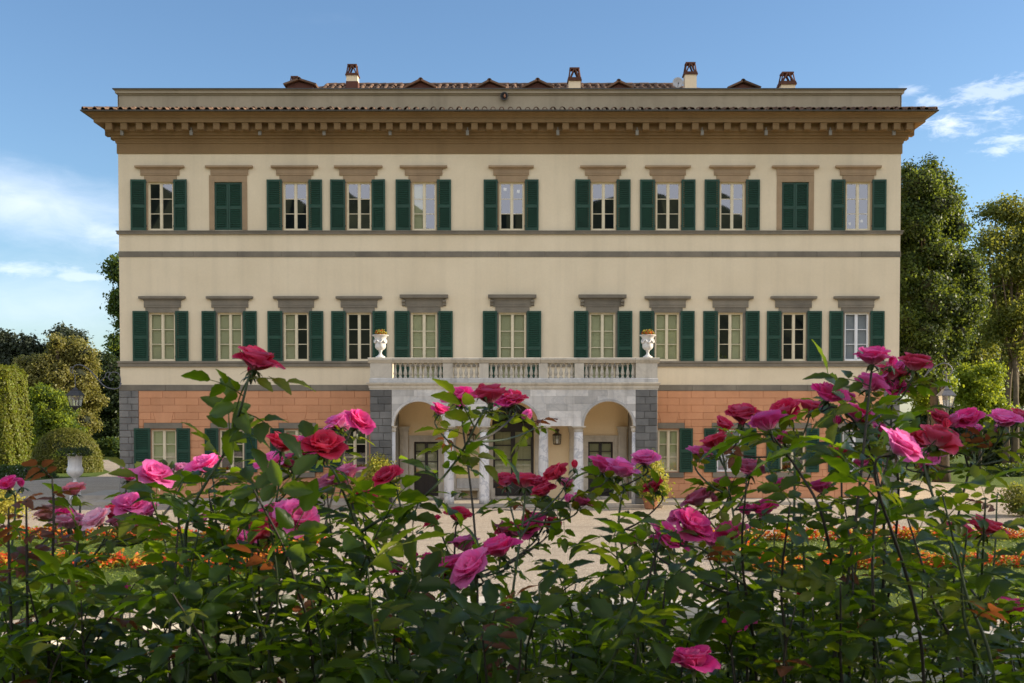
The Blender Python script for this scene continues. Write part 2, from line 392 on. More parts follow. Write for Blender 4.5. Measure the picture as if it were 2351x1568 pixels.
def crom(pts, n=6):
    """Catmull-Rom through points"""
    pts = [Vector(p) for p in pts]; q = [pts[0] * 2 - pts[1]] + pts + [pts[-1] * 2 - pts[-2]]; out = []
    for i in range(1, len(q) - 2):
        a, b, c, d = q[i - 1:i + 3]
        for k in range(n):
            t = k / n
            out.append(0.5 * ((2 * b) + (c - a) * t + (2 * a - 5 * b + 4 * c - d) * t * t + (3 * b - a - 3 * c + d) * t ** 3))
    out.append(pts[-1]); return out

# ------------------------------------------------------------------ the setting
def sheet(name, poly, z, mat, kind='structure'):
    me = bpy.data.meshes.new(name); me.from_pydata([(x, y, z) for x, y in poly], [], [tuple(range(len(poly)))]); me.materials.append(M[mat])
    return tag(inst(name, me), kind=kind)
sheet('ground', [(-3000, -3000), (3000, -3000), (3000, 3000), (-3000, 3000)], -0.012, 'grass')
# gravel court: the wide forecourt, running on past both ends of the house
court = [(-60, -53), (60, -53), (60, 3), (33, 6), (27, 10), (25.2, 16), (25.4, 30), (26, 46), (-37.5, 46), (-34.0, 38), (-28.4, 26), (-27.4, 20.5), (-29.0, 18.5), (-30.5, 14.5), (-36, 12), (-60, 9)]
sheet('gravel_court', court, -0.004, 'gravel')

# villa extents
xL = PX(273, 560, 0); xR = PX(2066, 560, 0)
DEP = 21.0
PY = -3.72                                 # front of the portico
def c5(x, y): return (1050 + x / 2.351) / 1.30255, (950 + y / 2.351) / 1.30255
def Q(x, y, Y=PY):
    u, v = c5(x, y); return P(u, v, Y)
def QX(x, Y=PY, y=700): return Q(x, y, Y).x
def QZ(y, Y=PY, x=1146): return Q(x, y, Y).z
ZF = 0.14                                  # level of the portico floor and pavement
# stone pavement along the front, each slab a piece of its own
pav = tag(MB().box(xL - 0.6, xR + 0.6, -2.3, 0.0, -0.3, ZF - 0.02).build('pavement', 'joint'), kind='structure')
pav.data.materials[0] = M['paver']
fx0, fx1 = QX(100), QX(2185)
MB().box(fx0 + 0.03, fx1 - 0.03, PY - 0.30, -2.3, -0.3, ZF - 0.02).build('foundation', 'paver', pav)
r2 = random.Random(3)
def slabs(x0, x1, y0, y1, w):
    x = x0
    while x < x1 - 0.05:
        ww = min(w * r2.uniform(0.75, 1.25), x1 - x)
        if x1 - x - ww < 0.3: ww = x1 - x
        h = r2.uniform(-0.003, 0.003)
        MB().box(x + 0.006, x + ww - 0.006, y0 + 0.006, y1 - 0.006, ZF - 0.10, ZF + h).build('paving_slab', 'paver', pav, fix=False)
        x += ww
slabs(fx0, fx1, PY - 0.33, PY + 0.20, 1.0)
slabs(fx0, fx1, PY + 0.20, PY + 1.5, 1.2)
slabs(xL - 0.6, xR + 0.6, -2.2, -1.1, 1.3)
slabs(xL - 0.6, xR + 0.6, -1.1, -0.06, 1.3)

# wooded hills across the valley (they show in the window panes)
def hills():
    pts = [(-700, 380), (-300, 395), (369, 404), (520, 420), (600, 455), (678, 468), (760, 450), (810, 428), (835, 426), (880, 445), (973, 492), (1080, 500), (1150, 488), (1180, 470), (1210, 492), (1290, 480), (1370, 440), (1440, 432), (1533, 415), (1610, 440), (1680, 470), (1760, 520), (1968, 560), (2300, 540), (2700, 500), (3400, 480)]
    us = np.array([p[0] for p in pts], float); vs = np.array([p[1] for p in pts], float)
    dist = 520.0; k = (dist + 55) / 55
    N = 420; xs = np.linspace(-1100, 1100, N); v = []; f = []
    g = random.Random(5)
    for i, x in enumerate(xs):
        xw = x / k; u = VW / 2 + xw * F / 55; row = np.interp(u, us, vs)
        zr = CZ + (HOR - row) / F * (dist + 55) + g.uniform(-1.6, 1.6) + 1.5 * math.sin(x * 0.21) + math.sin(x * .57)
        for (fr, dy) in ((0.0, 330), (0.12, 200), (0.45, 90), (0.8, 30), (1.0, 0), (0.7, -60), (0.0, -220)):
            v.append((x, -dist + dy + 6 * math.sin(x * .05), zr * fr - 2 + g.uniform(-.8, .8) * (fr > 0)))
    n = 7
    for i in range(N - 1):
        for j in range(n - 1): a = i * n + j; f.append((a, a + n, a + n + 1, a + 1))
    me = bpy.data.meshes.new('hills'); me.from_pydata(v, [], f); me.materials.append(M['hill'])
    tag(inst('hills', me), kind='structure')
hills()

# raised terrace on which the roses grow (below the frame)
tag(MB().box(-14, 14, -75, -50.9, -0.5, 2.62).build('terrace', 'soil'), kind='structure')

# round basin in the court
BC, BR = (0.0, -42.0), 11.8
def ring(name, r0, r1, z0, z1, mat, parent=None, a0=0, a1=2 * math.pi, seg=96):
    mb = MB(); mb.lathe([(r0, z0), (r0, z1), (r1, z1), (r1, z0)], seg, (BC[0], BC[1], 0), a0, a1)
    return mb.build(name, mat, parent)
basin = tag(empty('water_basin', (0, 0, 0)), 'round stone-rimmed water basin seen low down through the rose leaves', 'basin')
for i in range(36):
    a0 = 2 * math.pi * i / 36 + 0.0012; a1 = 2 * math.pi * (i + 1) / 36 - 0.0012
    mb = MB(); mb.lathe([(BR - 0.55, -0.02), (BR - 0.55, 0.26), (BR - 0.5, 0.30), (BR + 0.02, 0.30), (BR + 0.06, 0.24), (BR + 0.0, 0.2), (BR + 0.0, -0.02)], 3, (BC[0], BC[1], 0), a0, a1)
    if BC[1] + BR * math.sin((a0 + a1) / 2) > -50.4: mb.build('coping_stone', 'marble_warm', basin)
wv = [(BC[0] + (BR - 0.5) * math.cos(2 * math.pi * i / 96), max(-50.85, BC[1] + (BR - 0.5) * math.sin(2 * math.pi * i / 96)), 0.10) for i in range(96)]
me = bpy.data.meshes.new('water'); me.from_pydata(wv, [], [tuple(range(96))]); me.materials.append(M['water']); inst('water', me, basin)

# ------------------------------------------------------------------ the villa
villa = tag(empty('villa', (0, 0, 0)), 'long three-storey cream villa with green shutters and a marble portico', 'villa')
def sweep(name, prof, mat, parent=villa, back=DEP):
    """open profile of (projection, z) carried round the left side, the front and the right side"""
    mb = MB(); n = len(prof)
    for e, z in prof:
        mb.v += [(xL - e, back, z), (xL - e, -e, z), (xR + e, -e, z), (xR + e, back, z)]
    for i in range(n - 1):
        for k in range(3):
            a = i * 4 + k; mb.f.append((a, a + 1, a + 5, a + 4))
    return mb.build(name, mat, parent, fix=False)
def zy(v, e): return PZ(v, -e)

# --- window data, in grid columns: (left shutter, frame, right shutter)
TOP = [((300, 335), (340, 398), (398, 429)), ((492, 524), None, (524, 556)), ((612, 647), (650, 706), (708, 739)), ((758, 792), (796, 852), (853, 884)),
       ((908, 942), (946, 1001), (1003, 1035)), ((1110, 1142), (1146, 1203), (1205, 1236)), ((1320, 1355), (1357, 1413), (1415, 1447)), ((1469, 1503), (1505, 1562), (1564, 1596)),
       ((1617, 1651), (1652, 1709), (1712, 1744)), ((1794, 1825), None, (1825, 1856)), ((1908, 1940), (1941, 1997), (2002, 2034))]
TOPL = [(308, 421), (470, 579), (621, 729), (766, 877), (917, 1026), (1121, 1225), (1332, 1437), (1481, 1586), (1629, 1734), (1773, 1881), (1919, 2024)]
TOPI = ['d', 'x', 'd', 'd', 'l', 'd', 'd', 'd', 'd', 'x', 'd']
MID = [((305, 340), (343, 402), (402, 432)), ((463, 495), (500, 556), (558, 589)), ((614, 648), (651, 708), (710, 742)), ((760, 793), (796, 852), (855, 887)),
       ((905, 940), (943, 1003), (1006, 1039)), ((1108, 1141), (1145, 1207), (1209, 1242)), ((1317, 1350), (1353, 1412), (1417, 1451)), ((1468, 1501), (1503, 1558), (1562, 1594)),
       ((1614, 1647), (1648, 1704), (1711, 1743)), ((1760, 1793), (1795, 1849), (1853, 1886)), ((1903, 1935), (1938, 1994), (1998, 2030))]
MIDL = [(317, 424), (472, 579), (626, 730), (770, 876), (917, 1028), (1120, 1231), (1328, 1438), (1480, 1586), (1626, 1730), (1770, 1876), (1915, 2019)]
MIDI = ['b', 'b', 'l', 'd', 'b', 'b', 'b', 'b', 'r', 'd', 'w']
LOW = [((308, 344), (347, 405), (405, 436)), ((470, 500), (504, 560), (562, 590)), ((620, 651), (652, 709), (711, 741)), ((757, 786), (786, 842), None),
       (None, (1510, 1558), (1560, 1590)), ((1616, 1645), (1645, 1702), (1707, 1736)), ((1759, 1790), (1792, 1848), (1851, 1880)), ((1901, 1931), (1933, 1990), (1994, 2025))]
LOWL = [(330, 418), (483, 573), (640, 725), (776, 846), (1510, 1571), (1634, 1720), (1780, 1862), (1923, 2005)]
LOWI = ['b', 'd', 'b', 'd', 'b', 'w', 'd', 'w']
FL = {'top': (412, 529, 418, 528.5), 'mid': (714, 829, 718, 828), 'low': (983, 1084, 986, 1083)}   # shutter top/bottom, frame top/bottom

def wall_grid(name, x0, x1, z0, z1, holes, y, reveal, mat, parent):
    xs = sorted({x0, x1, *[h[0] for h in holes], *[h[1] for h in holes]}); zs = sorted({z0, z1, *[h[2] for h in holes], *[h[3] for h in holes]})
    xs = [x for x in xs if x0 - 1e-6 <= x <= x1 + 1e-6]; zs = [z for z in zs if z0 - 1e-6 <= z <= z1 + 1e-6]
    mb = MB()
    for a, b in zip(xs, xs[1:]):
        for c, d in zip(zs, zs[1:]):
            if any(h[0] < (a + b) / 2 < h[1] and h[2] < (c + d) / 2 < h[3] for h in holes): continue
            mb.quad((a, y, c), (b, y, c), (b, y, d), (a, y, d))
    for a, b, c, d in holes:
        q = y + reveal
        mb.quad((a, y, c), (a, y, d), (a, q, d), (a, q, c)); mb.quad((b, y, c), (b, q, c), (b, q, d), (b, y, d))
        mb.quad((a, y, d), (b, y, d), (b, q, d), (a, q, d)); mb.quad((a, y, c), (a, q, c), (b, q, c), (b, y, c))
    return mb.build(name, mat, parent, fix=False)
def opening(w, fl):
    st, sb, ft, fb = FL[fl]
    l = w[1][0] if w[1] else w[0][0]; r = w[1][1] if w[1] else w[2][1]
    v = (ft + fb) / 2
    return (PX(l, v, 0), PX(r, v, 0), PZ(fb, 0), PZ(ft, 0))
holes = [opening(w, 'top') for w in TOP] + [opening(w, 'mid') for w in MID]
# the three windows over the balcony run down to its floor
zBF = QZ(452, -0.02)
for i in (4, 5, 6):
    a = list(holes[11 + i]); a[2] = zBF; holes[11 + i] = tuple(a)
Z_EAVE = zy(352, 0.0); Z_STR = PZ(897, 0)
wall_grid('wall', xL, xR, Z_STR, Z_EAVE, holes, 0.0, 0.34, 'cream', villa)
low_holes = [opening(w, 'low') for w in LOW]
xPL, xPR = QX(132, 0), QX(2150, 0)
jw = wall_grid('rusticated_wall', xL, QX(300, 0), -0.3, Z_STR, low_holes[:4], 0.0, 0.34, 'joint', villa)
jw2 = wall_grid('rusticated_wall', QX(1990, 0), xR, -0.3, Z_STR, low_holes[4:], 0.0, 0.34, 'joint', villa)
# sides, back and an added black sheet standing in for the unlit rooms
mb = MB(); Z_TOP = PZ(206, 0)
for x in (xL, xR): mb.quad((x, 0, -0.3), (x, DEP, -0.3), (x, DEP, Z_TOP), (x, 0, Z_TOP))
mb.quad((xL, DEP, -0.3), (xR, DEP, -0.3), (xR, DEP, Z_TOP), (xL, DEP, Z_TOP)); mb.quad((xL, 0.3, Z_TOP - .3), (xR, 0.3, Z_TOP - .3), (xR, DEP, Z_TOP - .3), (xL, DEP, Z_TOP - .3))
mb.build('side_wall', 'cream', villa, fix=False)
MB().quad((xL + .1, 1.3, 0), (xR - .1, 1.3, 0), (xR - .1, 1.3, Z_EAVE), (xL + .1, 1.3, Z_EAVE)).build('dark_backing', 'painted_shade', villa, fix=False)

# --- string courses and sill bands
def band(name, va, vb, e, mat, step=0.0):
    za, zb = zy(va, e), zy(vb, e)
    pr = [(0.0, zb), (e, zb), (e, za), (0.0, za)] if not step else [(0.0, zb), (e - step, zb), (e - step, zb + (za - zb) * .62), (e, zb + (za - zb) * .68), (e, za), (0.0, za)]
    return sweep(name, pr, mat)
band('sill_band', 529, 537, 0.12, 'pietra', 0.03)
band('sill_band', 829, 841.5, 0.12, 'pietra', 0.04)
sl0, sl1 = None, None
for va, vb, e, nm in ((577, 590, 0.03, 'string_course'), (883.5, 897, 0.05, 'string_course')):
    # cut stones laid end to end
    root = empty(nm, (0, 0, 0), 0, villa); za, zb = zy(va, e), zy(vb, e); x = xL - e
    while x < xR + e:
        ww = r2.uniform(1.3, 2.3); x2 = min(x + ww, xR + e)
        if xR + e - x2 < 0.6: x2 = xR + e
        cut = x2 if not (nm and va > 800 and xPL < (x + x2) / 2 < xPR) else None
        if cut: MB().block([(x + .003, zb), (x2 - .003, zb), (x2 - .003, za), (x + .003, za)], -e + r2.uniform(-.004, .004), 0.10, 0.006, 0.008).build('stone', 'pietra', root)
        x = x2
    for s, xx in ((-1, xL), (1, xR)):
        MB().box(min(xx + s * 0.002, xx + s * e), max(xx + s * 0.002, xx + s * e), 0.102, DEP, zb, za).build('stone', 'pietra', root)

# --- main cornice
prof = [(0.0, zy(352.5, 0.05)), (0.05, zy(352.5, .05)), (0.05, zy(330, .05)), (0.09, zy(329, .09)), (0.10, zy(325, .10)), (0.14, zy(323, .14)), (0.15, zy(319, .15)), (0.235, zy(317, .235)),
        (0.25, zy(311, .25)), (0.34, zy(309.5, .34)), (0.36, zy(303, .36)), (0.46, zy(301, .46)), (0.46, zy(283, .46)), (0.49, zy(281.5, .49)),
        (0.84, zy(281, .84)), (0.85, zy(279, .85)), (0.85, zy(271, .85)), (0.90, zy(270, .90)), (0.93, zy(266, .93)), (1.02, zy(262, 1.02)), (1.16, zy(258.5, 1.16)), (1.20, zy(257, 1.20)), (1.20, zy(255.5, 1.2)), (0.0, zy(255.2, 1.2))]
cornice = sweep('cornice', prof, 'brown')
mods = [200 + x / 2.614 for x in (330, 447, 567, 686, 806, 925, 1047, 1170, 1291, 1395, 1499, 1602, 1707, 1810, 1912, 2008)] + \
       [900 + x / 2.614 for x in (83, 182, 283, 381, 485, 588, 691, 797, 897, 1001, 1118, 1236, 1355, 1472, 1587, 1705, 1825, 1946, 2067)] + \
       [1700 + x / 3.485 for x in (132, 295, 455, 632, 803, 975, 1147, 1317, 1485, 1652, 1820, 1988)] + [2200 + x / 2.613 for x in (185, 310, 434, 557, 682, 810, 933, 1052, 1155, 1255, 1355)]
mods = sorted(mods); mods = [m for i, m in enumerate(mods) if i == 0 or m - mods[i - 1] > 20]
zm0, zm1 = zy(297.5, .78), zy(281.6, .80)
mm = MB().run([(-0.455, zm0), (-0.76, zm0), (-0.78, zm0 + .03), (-0.78, zm1 - .07), (-0.80, zm1 - .06), (-0.80, zm1), (-0.455, zm1)], -0.15, 0.15)
mo = mm.mesh('modillion', 'brown')
for m in mods: inst('modillion', mo, cornice, (PX(m / 1.30255, 290, -.7), 0, 0))
y = 0.6
while y < 12:
    for s, xx, rz in ((-1, xL, -math.pi / 2), (1, xR, math.pi / 2)):
        inst('modillion', mo, cornice, (xx + 0 * s, y, 0), (0, 0, rz))
    y += 0.78
# floodlights clipped under the modillions
for m in [200 + x / 2.614 for x in (432, 972, 1508, 2010)] + [900 + x / 2.614 for x in (696, 1300, 2006)] + [1700 + x / 3.485 for x in (712, 1390, 2055)] + [2200 + x / 2.613 for x in (736, 1232)]:
    p = P(m / 1.30255, 304.5, -.55)
    MB().box(p.x - .07, p.x + .07, -.62, -.5, p.z - .13, p.z + .10).box(p.x - .02, p.x + .02, -.57, -.52, p.z + .10, p.z + .24).build('floodlight', 'flood', villa)

# --- eave roof over the cornice, with a lead gutter and barrel tiles
gut = sweep('gutter', [(1.20, zy(255.4, 1.2)), (1.30, zy(254.8, 1.3)), (1.315, zy(252, 1.31)), (1.27, zy(251.5, 1.27)), (1.24, zy(253.6, 1.24))], 'lead')
z0, z1 = zy(253.2, 1.25), zy(253.2, 1.25) + 0.33
eave = sweep('eave_roof', [(1.25, z0), (-0.02, z1)], 'tile')
def barrel(r0, r1, L, seg=7):
    """half-round cover tile along +Y, rising from the origin"""
    mb = MB(); n = seg + 1
    for (y_, r_) in ((0, r0), (0, r0 - .022), (L, r1)):
        for i in range(n):
            a = math.pi * i / seg; mb.v.append((r_ * math.cos(a), y_, r_ * math.sin(a) * 1.05))
    for i in range(seg):
        mb.f.append((i, n + i, n + i + 1, i + 1)); mb.f.append((i + 1, 2 * n + i + 1, 2 * n + i, i))
    return mb.mesh('roof_tile', 'tile')
bt = [barrel(0.125, 0.10, 0.66), barrel(0.13, 0.105, 0.64), barrel(0.12, 0.10, 0.67)]
sl = math.atan2(z1 - z0, 1.27)
x = xL - 1.02; i = 0
while x < xR + 1.05:
    for row, yy in ((0, -1.30), (1, -0.72)):
        if row == 1 and (x < xL - 0.5 or x > xR + 0.5): continue
        zz = z0 + (yy + 1.25) * (z1 - z0) / 1.27 + 0.012 + row * .012
        inst('roof_tile', bt[i % 3], eave, (x + r2.uniform(-.015, .015), yy + r2.uniform(-.05, .04), zz + r2.uniform(-.008, .014)), (sl, r2.uniform(-.04, .04), r2.uniform(-.05, .05)))
    x += 0.402 + r2.uniform(-.012, .012); i += 1
y = -0.85
while y < 8:
    for s in (-1, 1):
        xx = (xL if s < 0 else xR) + s * 1.28
        inst('roof_tile', bt[i % 3], eave, (xx, y, z0 + .012), (0, 0, 0), None, Matrix.Translation((xx, y, z0 + .012)) @ Matrix.Rotation(R(90) * s, 4, 'Z') @ Matrix.Rotation(sl, 4, 'X'))
    y += 0.41; i += 1
for s in (-1, 1):      # hip tiles at the corners
    xx = xL if s < 0 else xR
    for k in range(3):
        t = k / 3; p = Vector((xx + s * 1.22 * (1 - t), -1.22 * (1 - t), z0 + t * (z1 - z0) + .05))
        inst('roof_tile', bt[k], eave, matrix=Matrix.Translation(p) @ Matrix.Rotation(R(45) * s, 4, 'Z') @ Matrix.Rotation(R(11), 4, 'X'))

# --- parapet
pz0, pz1 = z1 - 0.15, PZ(203.5, -.1)
pp = [(-0.04, pz0), (-0.04, PZ(219, .04)), (0.0, PZ(218.5, 0)), (0.02, PZ(216, -.02)), (0.09, PZ(214, -.09)), (0.10, PZ(208.5, -.1)), (0.15, PZ(206, -.15)), (0.15, PZ(204.5, -.15)), (0.0, pz1), (-0.4, pz1), (-0.4, pz1 - 1)]
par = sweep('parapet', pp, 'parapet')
sweep('parapet_coping', [(0.13, PZ(204.4, -.19)), (0.19, PZ(204.4, -.19)), (0.19, PZ(202.2, -.19)), (-0.42, PZ(202.2, -.19) + .03), (-0.42, PZ(204.4, -.19))], 'lead', par)
hp = P(1157, 220.5, -.12); hx, hz = hp.x, hp.z
mb = MB(); n = 20     # round drain, its shaded hole painted as a dark disc, with a terracotta collar
mb.lathe([(0.19, -0.03), (0.19, 0.06), (0.155, 0.06), (0.155, -0.03)], 18)
mb.v = [(hx + a, -0.10 - c, hz + b) for a, b, c in mb.v]; mb.build('drain_collar', 'lead', par)
mb = MB(); mb.v = [(hx + 0.158 * math.cos(2 * math.pi * i / n), -0.135, hz + .158 * math.sin(2 * math.pi * i / n)) for i in range(n)]; mb.f = [tuple(range(n))]
mb.build('drain_shade_disc', 'painted_shade', par)
MB().tube([(hx + .03, -.12, hz + .08), (hx + .02, -0.16, hz - .02), (hx + .04, -0.19, hz - .09)], [.03, .05, .04], 7).build('drain_spout', 'terracotta', par)

# --- main roof showing over the parapet
RY = 7.0
rzr = PZ(196.3, RY); rx0, rx1 = PX(752, 194, RY), PX(1560, 194, RY)
yf, zf_ = 1.5, rzr - (RY - 1.5) * 0.45
roof = MB().quad((xL + 2.5, yf, zf_), (xR - 2.5, yf, zf_), (rx1, RY, rzr), (rx0, RY, rzr)).quad((xL + 2.5, yf, zf_), (rx0, RY, rzr), (rx0, 16, rzr), (xL + 2.5, 22, zf_)).quad((xR - 2.5, yf, zf_), (xR - 2.5, 22, zf_), (rx1, 16, rzr), (rx1, RY, rzr)).quad((rx0, RY, rzr), (rx1, RY, rzr), (rx1, 16, rzr), (rx0, 16, rzr)).build('roof', 'tile', villa, fix=False)
bt2 = [barrel(0.13, 0.105, 0.70), barrel(0.135, 0.11, 0.66)]
x = rx0; i = 0; slr = math.atan(0.45)
while x < rx1:
    for row in range(3):
        yy = RY - 0.65 - row * 0.58
        inst('roof_tile', bt2[i % 2], roof, (x + r2.uniform(-.03, .03), yy, rzr - (RY - yy) * .45 + .01), (slr, r2.uniform(-.06, .06), r2.uniform(-.06, .06)))
    x += 0.40; i += 1
x = rx0; rt = barrel(0.13, 0.115, 0.50)
while x < rx1 - .4:
    inst('ridge_tile', rt, roof, matrix=Matrix.Translation((x + .5, RY, rzr + .0 + r2.uniform(0, .015))) @ Matrix.Rotation(R(90), 4, 'Z') @ Matrix.Rotation(R(r2.uniform(-2, 2)), 4, 'X'))
    x += 0.44
cab = [P(u, 192.3 + (0.5 if i % 2 else 0), 6.0) for i, u in enumerate(range(850, 1545, 45))]
mb = MB().tube(cab, 0.012, 4)
for p in cab[::2]: mb.tube([p, p - Vector((0, 0, .5))], 0.012, 4)
mb.build('lightning_cable', 'lead', roof)
def dormer(u0, u1, ua, va, vb, Y):
    a, b, t = P(u0, vb, Y), P(u1, vb, Y), P(ua, va, Y)
    d = MB().prism([(a.x + .12, a.z - 1.2), (b.x - .12, b.z - 1.2), (b.x - .12, b.z), (t.x, t.z - .08), (a.x + .12, a.z)], Y, Y + 2.5).build('dormer', 'maroon', roof)
    for p in (a, b):
        s = 1 if p is a else -1; dv = Vector((t.x - p.x, 0, t.z - p.z)); L = dv.length; dv.normalize(); nv = Vector((-dv.z, 0, dv.x)) * s
        MB().obox((p + t) / 2 + Vector((0, 1.15, 0)) + nv * .03, dv, Vector((0, 1, 0)), nv, L / 2 + .05, 1.35, .045).build('dormer_roof', 'tile', roof)
    inst('ridge_tile', bt2[0], roof, matrix=Matrix.Translation((t.x, Y - .12, t.z + .01)))
def v2(x, y, s=2.614, ox=900, oy=160): return (ox + x / s) / 1.30255, (oy + y / s) / 1.30255
for x0_, x1_, xa, ya, yb in ((820, 1052, 935, 214, 270), (1375, 1595, 1472, 220, 270), (1735, 1965, 1848, 216, 270)):
    u0, va = v2(x0_, ya); u1, vb = v2(x1_, yb); ua, _ = v2(xa, 0); dormer(u0, u1, ua, va, vb, 4.0)
for x0_, x1_, xa, ya, yb in ((415, 655, 520, 300, 362), (1665, 1985, 1815, 298, 366)):
    u0, va = v2(x0_, ya, 3.485, 1700); u1, vb = v2(x1_, yb, 3.485, 1700); ua, _ = v2(xa, 0, 3.485, 1700); dormer(u0, u1, ua, va, vb, 4.0)
u0, va = v2(1705, 210, 2.614, 200); u1, vb = v2(1942, 250, 2.614, 200); dormer(u0, u1, v2(1815, 0, 2.614, 200)[0], va, vb, 4.0)

def chimney(u0, u1, vtop, vcap, vbody, vmar, Y, seed):
    """plastered stack with brick cap and a tent of leaning tiles"""
    g = random.Random(seed)
    a, b = P(u0, vcap, Y), P(u1, vcap, Y); w = (b.x - a.x) / 2; cx = (a.x + b.x) / 2
    zt, zc, zb_, zm = P(u0, vtop, Y).z, a.z, P(u0, vbody, Y).z, P(u0, vmar, Y).z
    zbase = PZ(206, Y) - 1.5; yc = Y + w
    c = MB().box(cx - w * .86, cx + w * .86, yc - w * .86, yc + w * .86, zm, zb_).build('chimney', 'cream', roof)
    MB().box(cx - w * .92, cx + w * .92, yc - w * .92, yc + w * .92, zbase, zm).build('chimney_base', 'maroon' if vmar < 203 else 'cream', roof)
    MB().box(cx - w * 1.02, cx + w * 1.02, yc - w * 1.02, yc + w * 1.02, zb_ + .001, zb_ + (zc - zb_) * .5).box(cx - w * .95, cx + w * .95, yc - w * .95, yc + w * .95, zb_ + (zc - zb_) * .5, zc).build('chimney_cap', 'brick', roof)
    H = zt - zc - 0.07; th = 0.042; Y1 = Vector((0, 1, 0)); X1 = Vector((1, 0, 0))
    for (ax, ay, sgn) in ((X1, Y1, -1), (X1, Y1, 1)):
        # two tiles leaning into an inverted V on each side of the cap
        base = Vector((cx, yc, zc)) + ay * (sgn * w * .72)
        for s in (-1, 1):
            p0 = base + ax * (s * w * .62); p1 = base + ax * (s * w * .06) + Vector((0, 0, H)) - ay * (sgn * w * .12)
            d = (p1 - p0); L = d.length; d.normalize(); n = d.cross(ay).normalized()
            MB().obox((p0 + p1) / 2 + ay * g.uniform(-.01, .01), d, ay, n, L / 2, w * .20, th * .75).build('cap_tile', 'brick', roof)
        # corner post
    for sx in (-1, 1):
        for sy in (-1, 1):
            p0 = Vector((cx + sx * w * .80, yc + sy * w * .80, zc)); p1 = Vector((cx + sx * w * .62, yc + sy * w * .62, zc + H))
            MB().tube([p0, p1], [.038, .034], 5).build('cap_post', 'brick', roof)
    MB().box(cx - w * .72, cx + w * .72, yc - w * .72, yc + w * .72, zc + H, zc + H + .07).build('cap_slab', 'brick', roof)
def ch(x0, x1, yt, yc, yb, ym, s, ox, Y, seed):
    chimney(v2(x0, 0, s, ox)[0], v2(x1, 0, s, ox)[0], v2(0, yt, s, ox)[1], v2(0, yc, s, ox)[1], v2(0, yb, s, ox)[1], v2(0, ym, s, ox)[1], Y, seed)
ch(345, 447, 77, 150, 168, 215, 2.614, 900, 3.0, 1)
ch(-10, 135, 138, 245, 282, 400, 3.485, 1700, 3.0, 2)
ch(1203, 1345, 82, 185, 215, 400, 3.485, 1700, 3.0, 3)
ch(347, 475, 136, 212, 240, 300, 2.613, 2200, 3.0, 4)
ch(1735, 1815, 172, 232, 240, 245, 2.614, 200, 6.0, 5)
# aerial dish clamped beside a chimney
u, v = v2(1137, 305, 3.485, 1700); p = P(u, v, 3.2)
dish = tag(empty('satellite_dish', (p.x, p.y, p.z - .6)), 'small grey satellite dish on the roof beside the tallest chimney', 'satellite dish')
mb = MB(); mb.lathe([(0.02, 0.06), (0.12, 0.05), (0.22, 0.02), (0.27, -0.02), (0.26, -0.035), (0.2, 0.0), (0.02, 0.03)], 20)
mb.v = [(a, c - 0.0, b + .6) for a, b, c in mb.v]; mb.build('reflector', 'dish', dish, True, rot=None)
MB().tube([(0, .05, .6), (0, .12, .4), (0, .12, -.6)], .02, 6).build('mast', 'lead', dish)
MB().tube([(0, .02, .38), (0, -.2, .5)], .012, 5).box(-.03, .03, -.25, -.19, .47, .54).build('feed_arm', 'lead', dish)

# --- windows
def shutter_mesh(w, h):
    """two louvred fields in a frame, hinge edge at x=0"""
    t = 0.055; st = min(0.085, w * .16); mb = MB()
    rails = [(0, .12), (h * .445, h * .445 + .14), (h - .10, h)]
    mb.box(0, st, 0, t, 0, h).box(w - st, w, 0, t, 0, h)
    for a, b in rails: mb.box(st, w - st, .002, t - .002, a, b)
    lv = MB()
    for a, b in ((rails[0][1], rails[1][0]), (rails[1][1], rails[2][0])):
        n = max(3, int(round((b - a) / 0.098))); s = (b - a) / n
        for i in range(n):
            z = a + i * s; e = st - .01
            lv.v += [(e, .004, z + .004), (w - e, .004, z + .004), (w - e, t - .006, z + s * .50), (e, t - .006, z + s * .50), (e, .004, z + .020), (w - e, .004, z + .020), (w - e, t - .006, z + s * .50 + .014), (e, t - .006, z + s * .50 + .014)]
            k = len(lv.v) - 8; lv.f += [tuple(k + j for j in q) for q in ((0, 1, 5, 4), (4, 5, 6, 7), (3, 2, 1, 0), (2, 3, 7, 6))]
    bk = lv; lv.quad((st, t - .003, .1), (w - st, t - .003, .1), (w - st, t - .003, h - .1), (st, t - .003, h - .1))  # board added behind the slats so the gaps between them read dark
    return mb, lv, bk
def shutter(xa, xb, z0, z1, side, ang, y0=-0.075):
    """side -1: hinged at its right edge, 1: at its left edge; ang swings it off the wall"""
    w = xb - xa; mb, lv, bk = shutter_mesh(w, z1 - z0)
    if side < 0:
        for m_ in (mb, lv): m_.v = [(-a, b, c) for a, b, c in m_.v]; m_.f = [tuple(reversed(q)) for q in m_.f]
    loc = (xb if side < 0 else xa, y0, z0)
    s = mb.build('shutter', 'green', villa, False, loc, (0, 0, ang * (1 if side < 0 else -1)))
    l_ = lv.build('louvres', 'green', s, fix=False); l_['kind'] = 'stuff'
    hg = MB()
    for zz in (.18, z1 - z0 - .16): hg.box((-.03 if side > 0 else -.02), (.02 if side > 0 else .03), .012, .05, zz, zz + .07)
    hg.build('hinge', 'iron', s)
    return s
